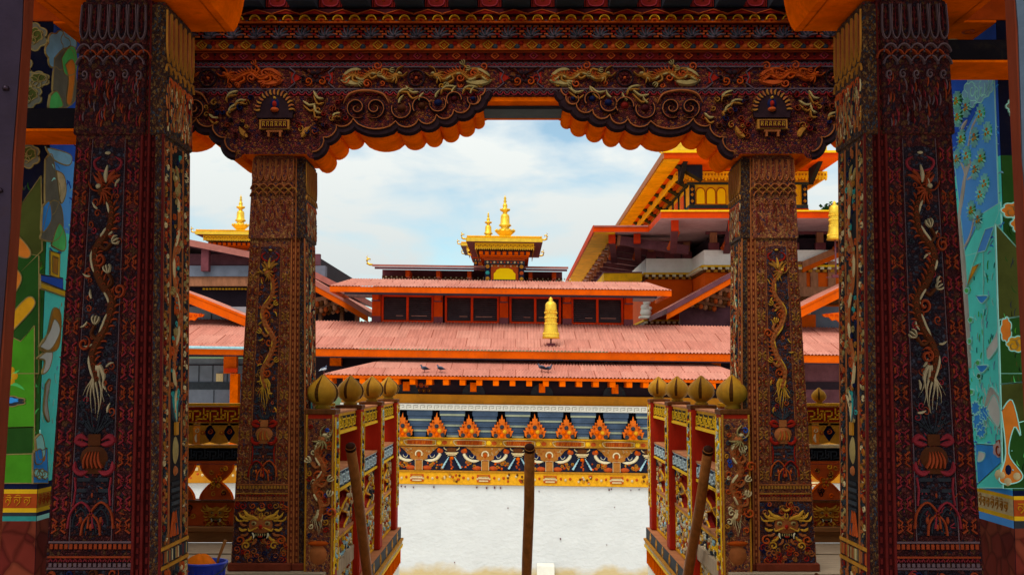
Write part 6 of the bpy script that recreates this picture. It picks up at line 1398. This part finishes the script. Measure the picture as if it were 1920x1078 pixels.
b = MB(); ring_boxes(b, zw0 - .10, zw0 - .002, 'yellow', .14); ring_boxes(b, zw0 - .34, zw0 - .102, 'brown_wood', .06); x = xw0 - .05
while x < xst - .1: b.box(x, x + .16, 55.78, 55.94, zw0 - .22, zw0 - .105, 'bone'); b.box(x + .13, x + .30, 55.82, 55.94, zw0 - .34, zw0 - .225, 'ochre'); x += .34
x = xst - .05
while x < 18: b.box(x, x + .16, 52.08, 52.24, zw0 - .22, zw0 - .105, 'bone'); b.box(x + .13, x + .30, 52.12, 52.24, zw0 - .34, zw0 - .225, 'ochre'); x += .34
y = 52.4
while y < 55.7: b.box(xst - .25, xst - .06, y, y + .16, zw0 - .22, zw0 - .105, 'bone'); y += .34
W(b, 'cornice')
zb_ = zat(603, 56)
b = MB(); ring_boxes(b, -2, zw0 - .342, 'wall_orange', -.02); W(b, 'orange_wall')
b = MB(); ring_boxes(b, zb_ + .02, zb_ + .10, 'yellow', .16); ring_boxes(b, zb_ - .16, zb_ + .018, 'brown_wood', .10); x = xw0 - .1
while x < xst: b.box(x, x + .14, 55.78, 55.9, zb_ - .1, zb_ + .015, 'bone'); x += .28
x = xst
while x < 17: b.box(x, x + .14, 52.08, 52.2, zb_ - .1, zb_ + .015, 'bone'); x += .28
W(b, 'base_moulding')
b = MB(); c0, c1 = at(1132, 512, 55.2), at(1204, 526, 55.2); b.box(c0.x, c1.x, 55.2, 60, c1.z, c0.z, 'eave_ochre'); b.box(c0.x - .02, c1.x, 55.15, 60, c0.z + .002, c0.z + .06, 'dark_wood'); W(b, 'side_ledge')
b = MB(); g = at(1211, 592, 55.7); kk = 56 / 2100                       # white guardian figure at the corner
for px, py, r_ in ((0, 6, 11), (-1, 16, 9), (2, 24, 7.5), (-3, 30, 6), (4, 33, 5), (-4, 10, 6), (6, 14, 6)): b.lathe((g.x + px * kk, 55.7, g.z + (py - r_ * .7) * kk), [(r_ * .3 * kk, 0), (r_ * .85 * kk, r_ * .3 * kk), (r_ * kk, r_ * .7 * kk), (r_ * .8 * kk, r_ * 1.15 * kk), (r_ * .2 * kk, r_ * 1.4 * kk)], 'whitewash', 10)
b.box(g.x - 13 * kk, g.x + 12 * kk, 55.4, 56, g.z - 5 * kk, g.z - .5 * kk, 'whitewash', .03); W(b, 'guardian_figure')
# upper storey: yellow windows, gilt fringe, gilt roof
zf0 = zat(396, 54); xu0, xu1 = at(1293, 380, 54).x, at(1514, 380, 54).x; zf1 = zat(332, 54)
b = MB(); b.box(xu0, xu1, 54, 76, ZE, zf1, 'eave_ochre'); b.box(xu0 - .05, xu1 + .05, 53.95, 76.05, ZE - .001, zat(392, 54), 'tower_fascia'); b.box(xu0 - .03, xu1 + .03, 53.97, 76.03, zat(391.5, 54), zat(384.5, 54), 'slate'); W(b, 'upper_storey')
for cx in [1335, 1425]:
    for k in (-1, 0, 1):
        c = at(cx - 2 + k * 19.5, 370, 53.96); r0 = 7.6 * 54 / 2100; b = MB(); r = Rel(b, (c.x, 53.99, 0), (1, 0, 0), (0, 0, 1)); zz0, zz1 = zat(384, 54), zat(366, 54)
        r.plate([(-r0 * 1.2, zz0), (r0 * 1.2, zz0), (r0 * 1.2, zz1 + .12)] + [(r0 * 1.2 * math.cos(PI * i / 8), zz1 + .12 + r0 * 1.3 * math.sin(PI * i / 8)) for i in range(1, 8)] + [(-r0 * 1.2, zz1 + .12)], .03, 'rust'); wo = W(b, 'window')
        b = MB(); r = Rel(b, (c.x, 53.99, 0), (1, 0, 0), (0, 0, 1)); r.plate([(-r0, zz0 + .03), (r0, zz0 + .03), (r0, zz1 + .1)] + [(r0 * math.cos(PI * i / 8), zz1 + .1 + r0 * 1.1 * math.sin(PI * i / 8)) for i in range(1, 8)] + [(-r0, zz1 + .1)], .05, 'window_yellow'); W(b, 'pane', wo)
b = MB()
for px in (1298, 1376, 1385, 1470, 1509): c = at(px, 370, 53.9).x; b.box(c - .13, c + .13, 53.88, 53.99, zat(384, 54), zat(348, 54), 'frieze_navy'); [b.lathe((c, 53.88, zat(y, 54)), [(.02, -.09), (.09, 0), (.02, .09)], 'ochre', 8) for y in (378, 366, 356)]
for k in range(9):
    y = 55.2 + k * 2.1; b.box(xu0 - .06, xu0 - .002, y, y + .25, zat(384, 54), zat(345, 54), 'frieze_navy'); b.box(xu0 - .05, xu0 - .002, y + .5, y + 1.6, zat(382, 54), zat(356, 54), 'wall_orange')
W(b, 'wall_pillars')
b = MB()
for q, (g_, y0, y1, m_) in enumerate(((.10, 347, 343, 'slate'), (.22, 342.8, 339, 'ochre'), (.40, 338.8, 334, 'rust'), (.62, 333.8, 329, 'gold_paint'))): b.box(xu0 - g_, xu1 + g_, 54 - g_, 76 + g_, zat(y0, 54), zat(y1, 54), m_)
x = xu0 - .5
while x < xu1 + .5: b.box(x, x + .12, 53.34, 53.38, zat(333, 54), zat(329.6, 54), 'frieze_navy'); x += .26
W(b, 'stepped_cornice')
fr_ = MB(); z1, z0 = zat(321, 53), zat(333, 53); x0_, x1_ = xu0 - .75, xu1 + .75
fr_.box(x0_, x1_, 53.1, 53.2, z0, z1, 'roof_gold'); fr_.box(x0_, x0_ + .1, 53.201, 77, z0, z1, 'roof_gold'); fr_.box(x1_ - .1, x1_, 53.201, 77, z0, z1, 'roof_gold'); r = Rel(fr_, (0, 53.1, 0), (1, 0, 0), (0, 0, 1)); x = x0_
while x < x1_: r.leaf(x, z0 + .02, -PI / 2, .17 if int(x / .17) % 2 else .11, .13, .03, 'yellow'); r.blob(x, (z0 + z1) / 2, .05, .07, .05, 'ochre', 6); x += .155
r = Rel(fr_, (x0_, 0, 0), (0, -1, 0), (0, 0, 1)); y = 53.3
while y < 77: r.leaf(-y, z0 + .02, -PI / 2, .17 if int(y / .3) % 2 else .11, .2, .03, 'yellow'); y += .25
W(fr_, 'gilt_fringe')
ZG = at(1245, 287, 50).z; xg = at(1245, 287, 50).x
b = MB(); b.slab((xg, 50, ZG), (14.75, 50, ZG), (14.75, 78, ZG), (xg, 78, ZG), .22, 'roof_gold', 'tower_fascia', 'wall_orange'); gr_ = W(b, 'gilt_roof')
b = MB(); b.box(xg + .02, xg + .75, 50.3, 78, ZG - .30, ZG - .222, 'eave_ochre'); b.box(xg - .05, xg - .001, 50, 78, ZG - .24, ZG + .08, 'wood_mid'); b.box(xg - .05, 14.8, 49.93, 49.999, ZG + .0, ZG + .10, 'roof_gold'); b.slab((xg + .5, 50.8, ZG + .9), (14.3, 50.8, ZG + .9), (14.3, 77, ZG + .9), (xg + .5, 77, ZG + .9), .9, 'roof_gold', 'gold'); W(b, 'eave_trim', gr_)
for k in range(9):
    y = 51.6 + k * 2.7; b = MB()
    vs = [(xg + .8, y, ZG - .24), (xg + 2.0, y, ZG - .24), (xg + 2.0, y, ZG - .95), (xg + .8, y + .7, ZG - .24), (xg + 2.0, y + .7, ZG - .24), (xg + 2.0, y + .7, ZG - .95)]
    b.add(vs, [(0, 1, 2), (5, 4, 3), (0, 3, 4, 1), (1, 4, 5, 2), (2, 5, 3, 0)], 'frieze_navy'); W(b, 'bracket', gr_)
for x in (xg + 1.0, 13.9):
    b = MB(); vs = [(x, 50.8, ZG - .24), (x, 52.6, ZG - .24), (x, 52.6, ZG - 1.0), (x + .2, 50.8, ZG - .24), (x + .2, 52.6, ZG - .24), (x + .2, 52.6, ZG - 1.0)]
    b.add(vs, [(0, 1, 2), (5, 4, 3), (0, 3, 4, 1), (1, 4, 5, 2), (2, 5, 3, 0)], 'frieze_navy'); W(b, 'bracket', gr_)
b = MB(); horn(b, (xg, 50.05, ZG), .35, -1); horn(b, (xg, 77.9, ZG), .5, -1); W(b, 'corner_horn', gr_)
b = MB(); c = at(1295, 283, 58); b.box(c.x, 13, 57, 72, ZG, ZG + 1.6, 'ochre'); b.slab((c.x - .9, 56, ZG + 2.1), (14, 56, ZG + 2.1), (14, 73, ZG + 2.1), (c.x - .9, 73, ZG + 2.1), .35, 'roof_gold', 'gold', 'ochre'); W(b, 'roof_lantern', gr_)

# ------------------------------------------------------------------ pigeons
P('pigeon_grey', '#4b5263', var=.3, scale=20); P('pigeon_dark', '#23252f', var=.3, scale=20); P('pigeon_white', '#b9bcc2', var=.15, scale=20); P('pigeon_leg', '#7a3a32')
def pigeon(body, dark):
    o = thing('pigeon', 'pigeon', 'bird', (0, 0, 0)); b = MB()
    b.tube([(-.17, 0, .125), (-.12, 0, .135), (-.05, 0, .155), (.03, 0, .165), (.085, 0, .18), (.105, 0, .215), (.115, 0, .25), (.135, 0, .268), (.158, 0, .262)], [.012, .035, .062, .070, .055, .034, .028, .027, .012], body, 12)
    b.add([(-.14, -.022, .14), (-.14, .022, .14), (-.26, .03, .10), (-.26, -.03, .10), (-.14, -.02, .125), (-.14, .02, .125)], [(0, 1, 2, 3), (4, 3, 2, 5), (0, 3, 4), (1, 5, 2)], dark)
    b.build('body', o)
    for s in (-1, 1):
        b = MB(); b.tube([(.06, s * .052, .175), (-.02, s * .066, .165), (-.10, s * .048, .148), (-.19, s * .02, .128)], [.018, .034, .026, .006], dark, 8); b.build('wing', o)
        b = MB(); b.tube([(.0, s * .025, .11), (.005, s * .025, .0), (.04, s * .03, .004)], .006, 'pigeon_leg', 6); b.build('leg', o)
    b = MB(); b.tube([(.155, 0, .262), (.188, 0, .252)], [.009, .002], 'pigeon_dark', 6); b.build('beak', o)
    return o
pg, pw = pigeon('pigeon_grey', 'pigeon_dark'), pigeon('pigeon_grey', 'pigeon_white')
kC = (zR - zE) / (43 - DE)
def on_canopy(px, py):
    lo, hi = DE, 43
    for _ in range(40):
        mid = (lo + hi) / 2; p = at(px, py, mid)
        if p.z + TIL * p.x > zE + kC * (mid - DE): lo = mid
        else: hi = mid
    p = at(px, py, lo); return T(p.x, lo, zE + kC * (lo - DE) + .012)
for i, (px, py, rot, src, lab) in enumerate(((796, 699, 200, pg, 'leftmost grey pigeon standing in the open on the lower red roof'), (826, 699, 150, pg, 'grey pigeon just right of the leftmost grey one on the lower red roof'), (1016, 697, 165, pg, 'grey pigeon in the close pair below the gilded banner, facing left'), (1028, 699, -25, pg, 'grey pigeon in the close pair below the gilded banner, facing right'))):
    o = pg if i == 0 else copy_tree(pg)
    o.location = on_canopy(px, py); o.rotation_euler = (0, 0, math.radians(rot)); tag(o, lab, 'bird', 'pigeons on the roofs')
hipd = DE + 1.6
hz = (hipd - DE) / (43 - DE)
p0 = (xl0 + (xl1 - xl0) * .76, DE + 3 * .78, 0); o = copy_tree(pw); o.location = T(xl0 + (xl1 - xl0) * .80, DE + 2.4, zE + (zR - zE) * .80 + .01); o.rotation_euler = (0, 0, math.radians(205)); tag(o, 'pale winged pigeon on the sloping left end of the lower red roof', 'bird', 'pigeons on the roofs')
pw.location = T(xl0 + .02, DE + .03, zE + .02); pw.rotation_euler = (0, 0, math.radians(60)); tag(pw, 'whitish pigeon at the left tip of the lower red roof, above the first railing knob', 'bird', 'pigeons on the roofs')

# ------------------------------------------------------------------ distant hillside tree
P('far_leaf', '#3a5a2c', var=.4, scale=.5); P('bark', '#4a3a2a', var=.3)
c = at(1552, 388, 130); o = thing('hill_tree', 'dark green tree on the far hillside in the gap behind the right wing', 'tree', (c.x, 130, 4))
b = MB(); b.tube([(c.x, 130, 4), (c.x + .2, 130, c.z - 4), (c.x, 130, c.z)], [.5, .35, .15], 'bark', 8)
for k in range(7): a = k * .9; b.tube([(c.x + .1, 130, c.z - 4 + k * .5), (c.x + 3 * math.cos(a), 130 + 3 * math.sin(a), c.z - 2.6 + k * .5)], [.15, .04], 'bark', 6)
b.build('trunk', o)
b = MB(); rr = random.Random(4)
for k in range(5200):
    lob = ((-2.2, -2.6, 2.2), (0.6, -1.2, 2.0), (2.2, -3.0, 2.4), (-.6, -4.2, 3.0))[k % 4]
    v = Vector((rr.gauss(0, .33), rr.gauss(0, .33), rr.gauss(0, .28))) * lob[2]; p = Vector((c.x + lob[0], 130, c.z + lob[1])) + v
    a, e = rr.uniform(0, 6.3), rr.uniform(-.8, .8); u = Vector((math.cos(a), math.sin(a), e)).normalized() * .34; w_ = u.cross(Vector((rr.random(), rr.random(), 1))).normalized() * .24
    b.add([p - u, p + w_, p + u, p - w_], [(0, 1, 2, 3)], 'far_leaf')
b.build('crown', o)
M['hill_far'] = mat('hill_far', lin('#4a5a3a'), var=.3, scale=.05)
b = MB(); n = 40; vs = []
for j in range(4):
    for i in range(n + 1):
        x = -400 + 800 * i / n; vs.append((x, 120 + j * 90, GZ - 1 if j == 0 else (4 + j * 3 + 5 * math.sin(x * .013 + 1) + 2 * math.sin(x * .05))))
b.add(vs, [(j * (n + 1) + i, j * (n + 1) + i + 1, (j + 1) * (n + 1) + i + 1, (j + 1) * (n + 1) + i) for j in range(3) for i in range(n)], 'hill_far', True)
tag(b.build('hills'), kind='structure')
